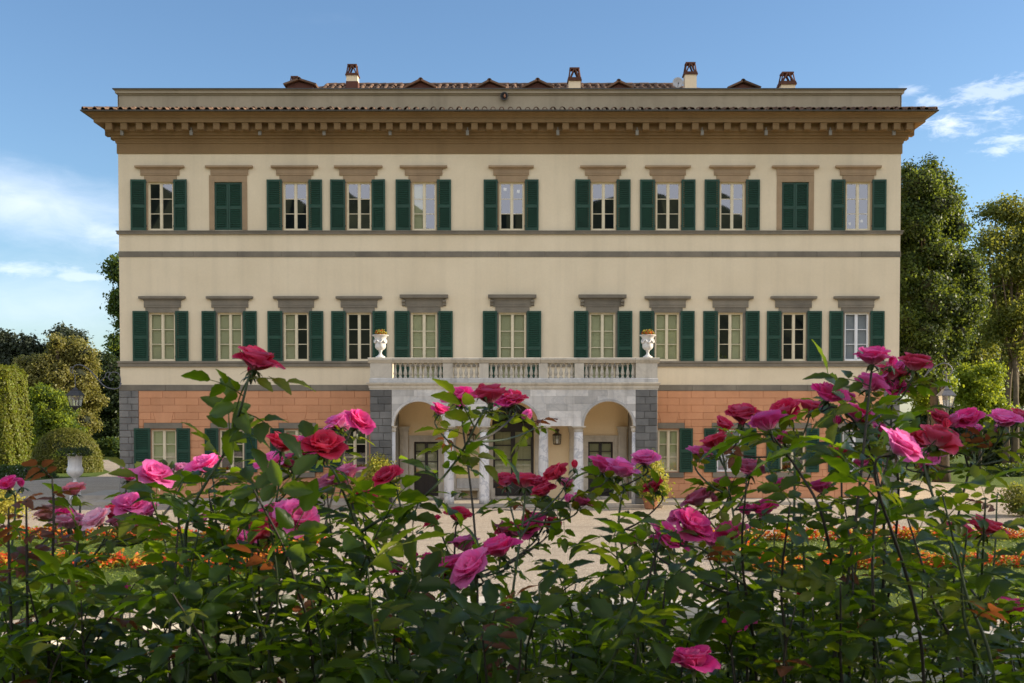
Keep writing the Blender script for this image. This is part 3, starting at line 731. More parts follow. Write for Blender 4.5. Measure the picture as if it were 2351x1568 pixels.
def leaf_panel(parent, x0, x1, z0, z1, y, fields):
    """inner shutter leaf with raised fields"""
    mb = MB().box(x0, x1, y, y + .03, z0, z1); w = x1 - x0; h = z1 - z0
    for a, b in fields:
        xa, xb, za, zb = x0 + w * .17, x1 - w * .17, z0 + h * a, z0 + h * b
        n = len(mb.v); i = .028
        mb.v += [(xa, y - .001, za), (xb, y - .001, za), (xb, y - .001, zb), (xa, y - .001, zb), (xa + i * .4, y - .014, za + i * .4), (xb - i * .4, y - .014, za + i * .4), (xb - i * .4, y - .014, zb - i * .4), (xa + i * .4, y - .014, zb - i * .4),
                 (xa + i, y - .004, za + i), (xb - i, y - .004, za + i), (xb - i, y - .004, zb - i), (xa + i, y - .004, zb - i)]
        for k in range(4):
            j = (k + 1) % 4; mb.f += [(n + k, n + j, n + 4 + j, n + 4 + k), (n + 4 + k, n + 4 + j, n + 8 + j, n + 8 + k)]
        mb.f.append((n + 8, n + 9, n + 10, n + 11))
    return mb.build('inner_shutter', 'inner', parent)
def window(op, inner, fmat='frame', rows=3, glass='glass'):
    x0, x1, z0, z1 = op; y = 0.09; e = .052; xm = (x0 + x1) / 2; mb = MB()
    mb.box(x0, x0 + e, y, y + .08, z0, z1).box(x1 - e, x1, y, y + .08, z0, z1)
    mb.box(x0 + e, x1 - e, y + .002, y + .078, z0, z0 + e).box(x0 + e, x1 - e, y + .002, y + .078, z1 - e, z1)
    mb.box(xm - .038, xm + .038, y - .012, y + .07, z0 + e, z1 - e)
    c = .034
    for a, b in ((x0 + e, xm - .038), (xm + .038, x1 - e)):      # casements
        mb.box(a, a + c, y + .01, y + .06, z0 + e, z1 - e).box(b - c, b, y + .01, y + .06, z0 + e, z1 - e)
        mb.box(a + c, b - c, y + .012, y + .058, z0 + e, z0 + e + c).box(a + c, b - c, y + .012, y + .058, z1 - e - c, z1 - e)
        zs = [z0 + e + c + (z1 - z0 - 2 * e - 2 * c) * i / rows for i in range(rows + 1)]
        for z in zs[1:-1]: mb.box(a + c, b - c, y + .014, y + .052, z - .015, z + .015)
    w = mb.build('window', fmat, villa, fix=False)
    for a, b in ((x0 + e + c, xm - .038 - c), (xm + .038 + c, x1 - e - c)):
        for i in range(rows):
            za, zb = zs[i] + (.016 if i else 0), zs[i + 1] - (.016 if i < rows - 1 else 0)
            ty, tx = r2.uniform(-.0016, .0016), r2.uniform(-.0016, .0016)
            q = MB(); yy = y + .035
            for d in (0, .006):
                q.v += [(a, yy + d - tx - ty, za), (b, yy + d + tx - ty, za), (b, yy + d + tx + ty, zb), (a, yy + d - tx + ty, zb)]
            q.f = [(0, 1, 2, 3)]
            q.v = q.v[:4]
            q.build('pane', glass, w, fix=False)
    fl = ((.04, .30), (.36, .62), (.68, .96))
    if inner in 'bl': leaf_panel(w, x0 + e * .4, xm - .005, z0 + .03, z1 - .03, y + .12, fl)
    if inner in 'br': leaf_panel(w, xm + .005, x1 - e * .4, z0 + .03, z1 - .03, y + .12, fl)
    if inner == 'w': MB().box(x0 + .02, x1 - .02, y + .12, y + .14, z0 + .02, z1 - .02).build('blind', 'blind', w)
    return w
def prongs(a, b, y0, z0, z1, name, mat, parent=villa, yb=0.0): return MB().box(a, b, y0, yb, z0, z1).build(name, mat, parent)
def hood(u0, u1, vtop, vcor, vbot, mat, big=False):
    """lintel: frieze block under a projecting moulded cap"""
    e = 0.17 if not big else 0.22
    xa, xb = PX(u0, vtop, -e), PX(u1, vtop, -e); zt, zc, zb = PZ(vtop, -e), PZ(vcor, -e * .5), PZ(vbot, -.05)
    i = (xb - xa) * .105
    h = MB().box(xa + i, xb - i, -.06, .0, zb, zc).build('lintel', mat, villa)
    pr = [(.061, zc), (.075, zc), (.080, zc + (zt - zc) * .18), (.11, zc + (zt - zc) * .30), (e - .02, zc + (zt - zc) * .42), (e, zc + (zt - zc) * .46), (e, zt), (.061, zt + .02)]
    mb = MB()
    for (ee, z) in pr:
        k_ = i * (1 - (ee - .061) / (e - .061))
        mb.v += [(xa + k_, 0.0, z), (xa + k_, -ee, z), (xb - k_, -ee, z), (xb - k_, 0.0, z)]
    for q in range(len(pr) - 1):
        for k in range(3): a = q * 4 + k; mb.f.append((a, a + 1, a + 5, a + 4))
    mb.f.append((0, 3, 2, 1))
    mb.build('lintel_cap', mat, h)
    MB().box(xa + i + .001, xb - i - .001, -.072, -.06, zb + (zc - zb) * .30, zb + (zc - zb) * .38).build('lintel_fillet', mat, h)
    if big:
        for s in (0, 1):
            bx = xa + .10 if s == 0 else xb - .26
            MB().run([(-.0, zc + .02), (-.19, zc + .02), (-.19, zc - .06), (-.12, zc - .12), (-.10, zc - .22), (0, zc - .26)], bx, bx + .16).build('console', mat, h)
    return h
r3 = random.Random(21)
for fl, data, caps, inn in (('top', TOP, TOPL, TOPI), ('mid', MID, MIDL, MIDI)):
    st, sb, ft, fb = FL[fl]; mat = 'pinkstone' if fl == 'top' else 'pietra'
    for i, (w, cp, kk) in enumerate(zip(data, caps, inn)):
        hk = i if fl == 'top' else 11 + i; op = holes[hk]; big = fl == 'mid' and i in (4, 5, 6)
        x0, x1, z0, z1 = op
        zs0, zs1 = PZ(sb, -.08), PZ(st, -.08)
        if fl == 'top': hood(cp[0], cp[1], 379.5, 388.5, 402, mat)
        else: hood(cp[0], cp[1], 676 if big else 680, 690, 706 if not big else 704, mat, big)
        jw_ = 0.17 if w[1] else 0.24
        # stone surround: two jambs and a head, butted
        zb_ = z0 + .004
        ztop = PZ(402.2 if fl == 'top' else (706.2 if not big else 704.2), -.05)
        prongs(x0 - jw_, x0, -.03, zb_, z1, 'jamb', mat); prongs(x1, x1 + jw_, -.03, zb_, z1, 'jamb', mat)
        prongs(x0 - jw_, x1 + jw_, -.034, z1 + .002, ztop, 'head_stone', mat)
        if w[1]:
            white = kk == 'w'
            window(op, kk, 'white_frame' if white else 'frame', 3 if not big else 4, 'glass' if fl == 'top' else 'glass_low')
            shutter(PX(w[0][0], 480 if fl == 'top' else 770, -.08), PX(w[0][1], 480 if fl == 'top' else 770, -.08), zs0 if not big else z0 + .05, zs1, -1, R(max(0, r3.gauss(1.6, 2.2))))
            shutter(PX(w[2][0], 480 if fl == 'top' else 770, -.08), PX(w[2][1], 480 if fl == 'top' else 770, -.08), zs0 if not big else z0 + .05, zs1, 1, R(max(0, r3.gauss(1.6, 2.2))))
        else:
            a, m_, b = PX(w[0][0], 480, 0.02), PX(w[0][1], 480, .02), PX(w[2][1], 480, .02)
            shutter(x0 + .01, m_ - .004, zs0, z1 - .01, 1, 0, 0.03); shutter(m_ + .004, x1 - .01, zs0, z1 - .01, -1, 0, 0.03)
            MB().box(x0, x1, .2, .23, z0, z1).build('inner_shutter', 'inner', villa)
for i, (w, cp, kk) in enumerate(zip(LOW, LOWL, LOWI)):
    op = low_holes[i]; x0, x1, z0, z1 = op; st, sb, ft, fb = FL['low']
    za, zb = PZ(971, -.05), PZ(984, -.05)
    MB().block([(PX(cp[0], 977, -.06), zb), (PX(cp[1], 977, -.06), zb), (PX(cp[1], 977, -.06), za), (PX(cp[0], 977, -.06), za)], -.065, 0.0, .008, .01).build('lintel', 'pietra', villa)
    sa, sb_ = PZ(1084.5, -.05), PZ(1096, -.05)
    sl_, sr_ = PX(cp[0] + 2, 1090, -.06), PX(cp[1] - 2, 1090, -.06)
    MB().block([(sl_, sb_), (sr_, sb_), (sr_, sa), (sl_, sa)], -.10, 0.0, .008, .01).build('sill', 'pietra', villa)
    prongs(x0 - .12, x0, -.034, z0 - .02, z1 + .02, 'jamb', 'pietra'); prongs(x1, x1 + .12, -.034, z0 - .02, z1 + .02, 'jamb', 'pietra')
    window(op, kk, 'white_frame' if kk == 'w' else 'frame', 3, 'glass_low')
    zs0, zs1 = PZ(sb, -.1), PZ(st, -.1)
    if w[0]: shutter(PX(w[0][0], 1030, -.1), PX(w[0][1], 1030, -.1), zs0, zs1, -1, R(r3.uniform(1, 4.5)), -.09)
    if w[2]: shutter(PX(w[2][0], 1030, -.1), PX(w[2][1], 1030, -.1), zs0, zs1, 1, R(r3.uniform(1, 4.5)), -.09)
# paper stickers on some panes
for u, v, s in ((900 + 1594 / 2.614, 160 + 1062 / 2.614, .07), (900 + 1698 / 2.614, 160 + 1079 / 2.614, .07), (2200 + 888 / 2.613, 160 + 1330 / 2.613, .06), (2200 + 981 / 2.613, 160 + 1310 / 2.613, .06)):
    p = P(u / 1.30255, v / 1.30255, .115); a = r3.uniform(-.3, .3)
    MB().obox(p, Vector((math.cos(a), 0, math.sin(a))), Vector((0, 1, 0)), Vector((-math.sin(a), 0, math.cos(a))), s, .002, s).build('sticker', 'white_frame', villa)

# --- rusticated orange blocks of the ground floor
def rustic(x0, x1, holes_, caps, parent, phase):
    rows = 15; zt, zb = Z_STR - .004, ZF + 0.0
    zs = [zt + (zb - zt) * i / rows for i in range(rows + 1)]
    BW = 1.15
    hs = []
    for (a, b, c, d), cp in zip(holes_, caps):
        hs.append((PX(cp[0], 977, 0), PX(cp[1], 977, 0), PZ(1096, 0), PZ(971, 0), (a + b) / 2))
    for r in range(rows):
        z1_, z0_ = zs[r], zs[r + 1]; xs = [x0]; x = x0 + (BW * .5 if (r + phase) % 2 else BW)
        while x < x1 - .25: xs.append(x); x += BW
        xs.append(x1)
        for a, b in zip(xs, xs[1:]):
            segs = [(a, b, z0_, z1_)]
            for ha, hb, hc, hd, _ in hs:
                out = []
                for (p, q, c, d) in segs:
                    if q <= ha or p >= hb or d <= hc or c >= hd: out.append((p, q, c, d)); continue
                    if p < ha: out.append((p, ha, c, d))
                    if q > hb: out.append((hb, q, c, d))
                    m0, m1 = max(p, ha), min(q, hb)
                    if d > hd: out.append((m0, m1, hd, d))
                    if c < hc: out.append((m0, m1, c, hc))
                segs = out
            for (p, q, c, d) in segs:
                if q - p < .05 or d - c < .04: continue
                quads = [[(p, c), (q, c), (q, d), (p, d)]]
                for ha, hb, hc, hd, xc in hs:
                    top = hd + 0.62
                    if c >= hd - .02 and d <= top + .15 and p < xc + .5 and q > xc - .5:
                        w = lambda z: .36 + .16 * (z - hd) / .62
                        nq = []
                        for qd in quads:
                            (pa, c_), (qa, _), (qb, d_), (pb, _) = qd
                            if pa < xc - w(c_) - .06: nq.append([(pa, c_), (min(qa, xc - w(c_)), c_), (min(qb, xc - w(d_)), d_), (pb, d_)])
                            if qa > xc + w(c_) + .06: nq.append([(max(pa, xc + w(c_)), c_), (qa, c_), (qb, d_), (max(pb, xc + w(d_)), d_)])
                        quads = nq
                for qd in quads:
                    qd = [(qd[0][0] + .006, qd[0][1] + .006), (qd[1][0] - .006, qd[1][1] + .006), (qd[2][0] - .006, qd[2][1] - .006), (qd[3][0] + .006, qd[3][1] - .006)]
                    MB().block(qd, -.024 + r3.uniform(-.002, .002), 0.0, .008, .010).build('block', 'orange', parent, fix=False)
        for ha, hb, hc, hd, xc in hs:      # keystones
            if abs(zs[r] - (hd + .62)) < (zt - zb) / rows * .5:
                zk = zs[r]; 
                # find the rows covered
                MB().block([(xc - .36, hd + .005), (xc + .36, hd + .005), (xc + .36 + .16 * (zk - hd) / .62, zk - .006), (xc - .36 - .16 * (zk - hd) / .62, zk - .006)], -.034, 0.0, .010, .014).build('keystone', 'orange', parent, fix=False)
xq0 = PX(319, 1000, 0); xq1 = PX(2027, 1000, 0)
rustic(xq0 + .01, xPL + .1, low_holes[:4], LOWL[:4], jw, 0); rustic(xPR - .1, xq1 - .01, low_holes[4:], LOWL[4:], jw2, 1)
# corner quoins in blue-grey stone, two to a course
def quoins(xa, xb, out, parent):
    rows = 14; zt, zb = Z_STR - .004, PZ(1110, 0)
    for r in range(rows):
        z1_, z0_ = zt + (zb - zt) * r / rows, zt + (zb - zt) * (r + 1) / rows
        m = xa + (xb - xa) * (.42 if r % 2 else .58) + r3.uniform(-.05, .05)
        e = .055 + r3.uniform(-.008, .008)
        for (p, q) in ((xa, m), (m, xb)):
            lo = p - (.05 if p == xa and out < 0 else 0); hi = q + (.05 if q == xb and out > 0 else 0)
            MB().block([(lo + .005, z0_ + .006), (hi - .005, z0_ + .006), (hi - .005, z1_ - .006), (lo + .005, z1_ - .006)], -e, .5, .018, .022).build('quoin', 'pietra_blue', parent)
    MB().block([(xa - (.07 if out < 0 else 0), -.2), (xb + (.07 if out > 0 else 0), -.2), (xb + (.07 if out > 0 else 0), zb), (xa - (.07 if out < 0 else 0), zb)], -.08, .5, .015, .02).build('plinth', 'pietra_blue', parent)
quoins(xL, xq0, -1, jw); quoins(xq1, xR, 1, jw2)

# ------------------------------------------------------------------ portico
portico = tag(empty('portico', (0, 0, 0)), 'grey marble portico of three arches with columns, doors and a balustraded balcony', 'portico')
def qbox(xa, xb, ya, yb, Y0, Y1, name, mat, parent=portico):
    return MB().box(QX(xa), QX(xb), Y0, Y1, QZ(yb), QZ(ya)).build(name, mat, parent)
TH = 0.55
zS = QZ(762); zCor = QZ(505)
ARCH = [(QX(472), QX(645) - QX(472)), (QX(1146), QX(1318) - QX(1146)), (QX(1809), QX(1809) - QX(1635))]
def archz(x):
    for c, r in ARCH:
        if abs(x - c) < r: return zS + math.sqrt(max(0, r * r - (x - c) ** 2))
    return zS
def arch_strip(x0, x1, z0, z1, yf, yb, n=None, rim=True):
    """slab between x0..x1, z0..z1 whose lower edge follows the arches"""
    xs = {x0, x1}
    for c, r in ARCH:
        for k in range(33):
            x = c - r * math.cos(math.pi * k / 32)
            if x0 < x < x1: xs.add(x)
    xs = sorted(xs); mb = MB()
    for a, b in zip(xs, xs[1:]):
        m = (a + b) / 2; ca = max(z0, archz(a + 1e-6)), max(z0, archz(b - 1e-6))
        if min(ca) >= z1 - 1e-4: continue
        p, q = min(ca[0], z1), min(ca[1], z1)
        mb.quad((a, yf, p), (b, yf, q), (b, yf, z1), (a, yf, z1))
        mb.quad((a, yb, p), (a, yb, z1), (b, yb, z1), (b, yb, q)); mb.quad((a, yf, p), (a, yb, p), (b, yb, q), (b, yf, q)); mb.quad((a, yf, z1), (b, yf, z1), (b, yb, z1), (a, yb, z1))
    if mb.v:
        zl, zr = max(z0, archz(x0 + 1e-6)), max(z0, archz(x1 - 1e-6))
        if zl < z1: mb.quad((x0, yf, zl), (x0, yf, z1), (x0, yb, z1), (x0, yb, zl))
        if zr < z1: mb.quad((x1, yf, zr), (x1, yb, zr), (x1, yb, z1), (x1, yf, z1))
    return mb
pxa, pxb = QX(284), QX(1999)
arch_strip(pxa, pxb, zS, zCor - .01, PY + .02, PY + TH).build('arcade_wall', 'marble_warm', portico, fix=False)
rows = [762, 702, 655, 606, 552, 506]
g4 = random.Random(8)
for i in range(5):
    z0, z1 = QZ(rows[i]) + .003, QZ(rows[i + 1]) - .003; x = pxa + .004
    first = True
    while x < pxb - .05:
        ww = g4.uniform(0.85, 1.45) * (0.55 if first and i % 2 else 1); first = False; x2 = min(x + ww, pxb - .004)
        if pxb - x2 < .35: x2 = pxb - .004
        # slabs do not straddle the crown of an arch unevenly: break at springing edges on the lowest row
        s = arch_strip(x + .0025, x2 - .0025, z0, z1, PY - g4.uniform(0, .006), PY + .019)
        if s.v: s.build('marble_slab', 'marble', portico, fix=False)
        x = x2
# archivolts
for c, r in ARCH:
    mb = MB(); n = 32; pr = [(r + .0, PY - .0), (r + .0, PY - .03), (r + .10, PY - .03), (r + .11, PY - .0)]
    for k in range(n + 1):
        a = math.pi * k / n
        for rr, yy in pr: mb.v.append((c - rr * math.cos(a), yy, zS + rr * math.sin(a)))
    for k in range(n):
        for j in range(3): a = k * 4 + j; mb.f.append((a, a + 1, a + 5, a + 4))
    mb.build('archivolt', 'marble', portico)
# piers of grey ashlar at both ends and the side walls with their arch
def pier(xa, xb):
    p = MB().box(QX(xa) + .03, QX(xb) - .03, PY + .03, PY + .62, ZF - .2, zCor).build('pier', 'pietra', portico)
    z = zCor; i = 0; ht = (QZ(505) - QZ(556))
    while z > ZF + .05:
        zb = max(z - ht, ZF - .0); w = QX(xb) - QX(xa); m = QX(xa) + w * (.42 if i % 2 else .62) + g4.uniform(-.05, .05)
        for a, b in ((QX(xa), m), (m, QX(xb))):
            if i % 3 == 2 and a != QX(xa): pass
            MB().block([(a + .004, zb + .005), (b - .004, zb + .005), (b - .004, z - .005), (a + .004, z - .005)], PY - .02 + g4.uniform(-.01, .01), PY + .65, .016, .02).build('ashlar_block', 'pietra_dark', p)
        z = zb; i += 1
    return p
pL = pier(132, 284); pR = pier(1999, 2152)
for s, xa, xb in ((-1, 132, 284), (1, 1999, 2152)):      # side arch over the opening towards the lawn
    x0, x1 = QX(xa), QX(xb); ya, yb = PY + .66, -0.45; c = (ya + yb) / 2; r = (yb - ya) / 2; zsp = zS - .30; mb = MB(); n = 20
    ys = [c - r * math.cos(math.pi * k / n) for k in range(n + 1)]; zz = [zsp + r * math.sin(math.pi * k / n) for k in range(n + 1)]
    for k in range(n):
        for x in (x0 + .03, x1 - .03): mb.quad((x, ys[k], zz[k]), (x, ys[k + 1], zz[k + 1]), (x, ys[k + 1], zCor), (x, ys[k], zCor))
        mb.quad((x0 + .03, ys[k], zz[k]), (x1 - .03, ys[k], zz[k]), (x1 - .03, ys[k + 1], zz[k + 1]), (x0 + .03, ys[k + 1], zz[k + 1]))
    mb.build('side_arch', 'pietra', portico)
    MB().box(x0 + .03, x1 - .03, -.45, -.002, ZF, zCor).build('respond', 'pietra', portico)
# ceiling, back wall with doors
zCeil = zS + ARCH[0][1] + .10
MB().box(QX(200), QX(2080), PY + .3, -.03, zCeil, zCeil + .1).build('ceiling', 'ochre', portico)
ZB = ZF
def BX(x): return QX(x, 0.0)
def BZ(y): return QZ(y, 0.0)
dc = (BX(990) + BX(1283)) / 2; dr = (BX(1283) - BX(990)) / 2; dsp = BZ(750)
sdo = [(BX(440), BX(612), ZB, BZ(872)), (BX(1665), BX(1840), ZB, BZ(872))]
wx0, wx1 = QX(284) - .3, QX(1999) + .3
wall_grid('porch_wall', wx0, dc - dr, ZB, zCeil, [sdo[0]], 0.0, .30, 'ochre', portico)
wall_grid('porch_wall', dc + dr, wx1, ZB, zCeil, [sdo[1]], 0.0, .30, 'ochre', portico)
mb = MB(); n = 32
for k in range(n):
    a0, a1 = math.pi * k / n, math.pi * (k + 1) / n; xa, xb = dc - dr * math.cos(a0), dc - dr * math.cos(a1); za, zb = dsp + dr * math.sin(a0), dsp + dr * math.sin(a1)
    mb.quad((xa, 0, za), (xb, 0, zb), (xb, 0, zCeil), (xa, 0, zCeil)); mb.quad((xa, 0, za), (xa, .3, za), (xb, .3, zb), (xb, 0, zb))
for x in (dc - dr, dc + dr): mb.quad((x, 0, ZB), (x, .3, ZB), (x, .3, dsp), (x, 0, dsp))
mb.build('porch_wall', 'ochre', portico, fix=False)
# archivolt of the great door and pilasters on the back wall
mb = MB()
for k in range(n + 1):
    a = math.pi * k / n
    for rr, yy in ((dr + .0, 0.0), (dr + .0, -.05), (dr + .16, -.05), (dr + .17, 0)): mb.v.append((dc - rr * math.cos(a), yy, dsp + rr * math.sin(a)))
for k in range(n):
    for j in range(3): a = k * 4 + j; mb.f.append((a, a + 1, a + 5, a + 4))
mb.build('door_arch', 'ochre', portico)
def capital(x, y, zt, w, mat, parent):
    mb = MB()
    for i, (ww, h0, h1) in enumerate(((w + .20, 0, .06), (w + .14, .06, .11), (w + .06, .11, .16), (w + .02, .16, .24), (w + .07, .24, .28))):
        mb.box(x - ww / 2, x + ww / 2, y - ww / 2, y + ww / 2 if y < -1 else -.004 * i - .002, zt - h1, zt - h0)
    return mb.build('capital', mat, parent)
for x in (BX(706), BX(968), BX(1318), BX(1562), BX(372), BX(1905)):
    w = .40
    p = MB().box(x - w / 2, x + w / 2, -.13, -.001, ZB, BZ(800)).build('pilaster', 'marble_warm', portico)
    mb = MB()
    for i, (ww, h0, h1) in enumerate(((w + .16, 0, .06), (w + .10, .06, .12), (w + .04, .12, .20), (w + .08, .20, .25))): mb.box(x - ww / 2, x + ww / 2, -.13 - (ww - w) / 2, -.002 - .001 * i, BZ(765) - h1, BZ(765) - h0)
    mb.build('capital', 'marble_warm', p)
for xa, xb in ((372, 706), (706, 968), (1318, 1562), (1562, 1905)):      # impost moulding between pilasters
    pass
# side doors
def small_door(d):
    x0, x1, z0, z1 = d; y = .12; xm = (x0 + x1) / 2; e = .08
    mb = MB().box(x0, x0 + e, y, y + .09, z0, z1).box(x1 - e, x1, y, y + .09, z0, z1).box(x0 + e, x1 - e, y + .001, y + .088, z1 - .09, z1).box(xm - .065, xm + .065, y - .01, y + .08, z0, z1 - .09)
    zs = [z0 + 1.02, z0 + 1.75, z1 - .42, z1 - .09]
    h = z1 - z0; zp = z0 + h * .42
    for a, b in ((x0 + e, xm - .065), (xm + .065, x1 - e)):
        mb.box(a, b, y + .02, y + .07, z0, zp).box(a, b, y + .01, y + .08, zp, zp + .08)
        for zz in (z0 + h * .64, z0 + h * .82): mb.box(a, b, y + .02, y + .07, zz, zz + .035)
        mb.box(a + .06, b - .06, y + .005, y + .02, z0 + .22, zp - .08)
    o = mb.build('door', 'door', portico, fix=False)
    cuts = [zp + .08, z0 + h * .64, z0 + h * .82, z1 - .09]
    for a, b in ((x0 + e, xm - .065), (xm + .065, x1 - e)):
        for c, f_ in zip(cuts, cuts[1:]): MB().quad((a, y + .04, c + .03), (b, y + .04, c + .03), (b, y + .04, f_), (a, y + .04, f_)).build('pane', 'glass_low', o, fix=False)
        leaf_panel(o, a + .01, b - .01, zp + .05, z1 - .1, y + .1, ((.05, .40), (.50, .95)))
    sw = BX(28) - BX(0)
    MB().box(x0 - .24, x0, -.05, -.001, z0, z1).box(x1, x1 + .24, -.05, -.001, z0, z1).box(x0 - .24, x1 + .24, -.055, -.001, z1 + .001, z1 + .22).box(x0 - .29, x1 + .29, -.10, -.001, z1 + .22, z1 + .30).build('door_surround', 'marble_warm', portico)
    MB().box(x0 - .1, x1 + .1, -.35, -.002, ZB + .004, ZB + .10).build('threshold', 'marble_warm', portico)
for d in sdo: small_door(d)
# great door with fanlight
y = .12; x0, x1 = dc - dr + .002, dc + dr - .002; e = .13
zT0, zT1 = BZ(800), BZ(742)
mb = MB().box(x0, x0 + e, y, y + .1, ZB + .1, zT0).box(x1 - e, x1, y, y + .1, ZB + .1, zT0).box(x0, x1, y - .02, y + .11, zT0, zT1)
xm = dc; mb.box(xm - .10, xm + .10, y - .01, y + .09, ZB + .1, zT0)
cuts = [BZ(1100), BZ(1000), BZ(898), zT0]
for a, b in ((x0 + e, xm - .10), (xm + .10, x1 - e)):
    mb.box(a, b, y + .02, y + .08, ZB + .1, cuts[0]); mb.box(a + .1, b - .1, y + .0, y + .02, ZB + .35, cuts[0] - .15)
    for zz in cuts[1:3]: mb.box(a, b, y + .015, y + .075, zz - .025, zz + .025)
gd = mb.build('great_door', 'door', portico, fix=False)
for a, b in ((x0 + e, xm - .10), (xm + .10, x1 - e)):
    for c, f_ in zip(cuts, cuts[1:]): MB().quad((a, y + .045, c + .02), (b, y + .045, c + .02), (b, y + .045, f_ - .02), (a, y + .045, f_ - .02)).build('pane', 'glass_low', gd, fix=False)
    w2 = (b - a) / 2
    for k in range(2): leaf_panel(gd, a + k * w2 + .004, a + (k + 1) * w2 - .004, cuts[0] + .02, zT0 - .02, y + .11, ((.04, .48), (.56, .96)))
# fanlight: rim, hub, spokes and petal arcs
fr = dr - .004; mb = MB(); pr = [(fr, y + .0), (fr, y + .09), (fr - .24, y + .09), (fr - .24, y + .0)]
for k in range(n + 1):
    a = math.pi * k / n
    for rr, yy in pr: mb.v.append((dc - rr * math.cos(a), yy, zT1 + .02 + (rr) * math.sin(a) * .985))
for k in range(n):
    for j in range(4): a = k * 4 + j; b = k * 4 + (j + 1) % 4; mb.f.append((a, b, b + 4, a + 4))
ri = fr - .22; zc = zT1 + .0
def fp(r_, a): return Vector((dc - r_ * math.cos(a), y + .04, zc + r_ * math.sin(a)))
for k in range(1, 8): mb.tube([fp(.22 * ri, math.pi * k / 8), fp(ri * (.78 if k % 2 else 1.02), math.pi * k / 8)], .018, 5)
for rr in (.22, .60): mb.tube([fp(ri * rr, math.pi * k / 24) for k in range(25)], .018, 5)
for k in range(4):
    a0 = math.pi * (k * 2) / 8; mb.tube([fp(ri * (.60 + .36 * math.sin(math.pi * t / 8)), a0 + math.pi / 4 * t / 8) for t in range(9)], .016, 5)
fan = mb.build('fanlight', 'door', portico)
q = MB(); q.v = [tuple(fp(ri + .03, math.pi * k / 24)) for k in range(25)]; q.f = [tuple(range(25))]; q.build('fanlight_glass', 'glass', fan, fix=False)
MB().box(dc - dr - .1, dc + dr + .1, -.45, .1, ZB + .004, ZB + .10).build('threshold', 'marble_warm', portico)
# columns
colbase = {}
for xa, xb in ((650, 716), (897, 970), (1319, 1385), (1568, 1632)):
    x = (QX(xa) + QX(xb)) / 2; r = .232; yc = PY + .28; zt = zS - .26; prof = []
    for k in range(13):
        t = k / 12; prof.append((r * (1 - .13 * t ** 1.8 + .012 * math.sin(math.pi * t)), ZF + .004 + (zt - ZF) * t))
    c = MB().lathe(prof, 24, (x, yc, 0)).build('column', 'marble_col', portico, True)
    mb = MB().lathe([(r * .90, zt - .0), (r * .97, zt + .02), (r * .97, zt + .05), (r * .90, zt + .06), (r * .90, zt + .13), (r * 1.0, zt + .15), (r * 1.12, zt + .19)], 24, (x, yc, 0))
    for i, (ww, h0, h1) in enumerate(((r * 2 + .16, 0, .05), (r * 2 + .08, .05, .075))): mb.box(x - ww / 2, x + ww / 2, yc - ww / 2, yc + ww / 2, zS - h1 - .001, zS - h0 - .001)
    mb.build('capital', 'marble_warm', c)
for xa, xb in ((284, 302), (1978, 1999)):          # half-columns against the piers
    x = QX(xa) if xa < 1000 else QX(xb)
    c = MB().lathe([(.15, ZF), (.14, zS - .26)], 16, (x, PY + .28, 0)).build('half_column', 'marble_col', portico, True)
    MB().lathe([(.15, zS - .26), (.18, zS - .2), (.17, zS - .1), (.22, zS - .03), (.22, zS)], 16, (x, PY + .28, 0)).build('capital', 'marble_warm', c)
# entablature and balcony
def around(prof, xa, xb, name, mat, parent=portico, back=-.005):
    """profile of (projection, z) carried round the three free sides of the portico"""
    mb = MB()
    for e_, z in prof: mb.v += [(xa - e_, back, z), (xa - e_, PY - e_, z), (xb + e_, PY - e_, z), (xb + e_, back, z)]
    for i in range(len(prof) - 1):
        for k in range(3): a = i * 4 + k; mb.f.append((a, a + 1, a + 5, a + 4))
    a = (len(prof) - 1) * 4; mb.f.append((a, a + 1, a + 2, a + 3)); mb.f.append((3, 2, 1, 0))
    return mb.build(name, mat, parent, fix=False)
exa, exb = QX(132), QX(2152)
z = QZ
around([(0.0, z(506)), (.02, z(506)), (.02, z(497)), (.05, z(494)), (.06, z(478)), (.10, z(473)), (.13, z(466)), (.14, z(460)), (.14, z(457)), (.05, z(455))], exa, exb, 'entablature', 'marble_warm')
around([(0.0, z(455)), (.025, z(454)), (.025, z(430)), (.0, z(425))], exa, exb, 'balcony_plinth', 'marble')
DY = .34
zD0, zD1 = z(425), z(320)
dies = [(133, 284), (645, 713), (900, 965), (1318, 1380), (1570, 1635), (2000, 2151)]
for a, b in dies:
    end = b - a > 100
    MB().box(QX(a), QX(b), PY + .02, PY + (.02 + (QX(b) - QX(a)) if end else DY), zD0, zD1 if not end else z(312)).build('pedestal', 'marble_warm', portico)
cop = [(-DY + .02, 0), (-DY - .0, 0)]
# rail in lengths
edges = [QX(118)] + [QX(x) for x in (290, 640, 905, 1330, 1600, 1995)] + [QX(2166)]
for i, (a, b) in enumerate(zip(edges, edges[1:])):
    e_ = .0; zt, zb = z(281), z(318); end = i in (0, 6)
    yb = PY + (.95 if end else .42)
    MB().run([(yb, zb), (PY - .0, zb), (PY - .02, zb + .03), (PY - .06, zb + .10), (PY - .09, zb + .14), (PY - .09, zt - .02), (PY - .06, zt + .0), (yb, zt + (.012 if end else 0))], a + .004, b - .004).build('coping', 'marble_warm', portico)
bp = [(.085, 0), (.085, .06), (.055, .075), (.05, .11), (.085, .19), (.088, .24), (.065, .33), (.042, .46), (.040, .56), (.055, .585), (.04, .60), (.075, .64), (.085, .65), (.085, .70)]
hb = zD1 - zD0 + (z(318) - zD1); bm_ = MB().lathe([(r_, h / .70 * (z(318) - zD0)) for r_, h in bp], 12); bmesh_ = bm_.mesh('baluster', 'marble_warm', True)
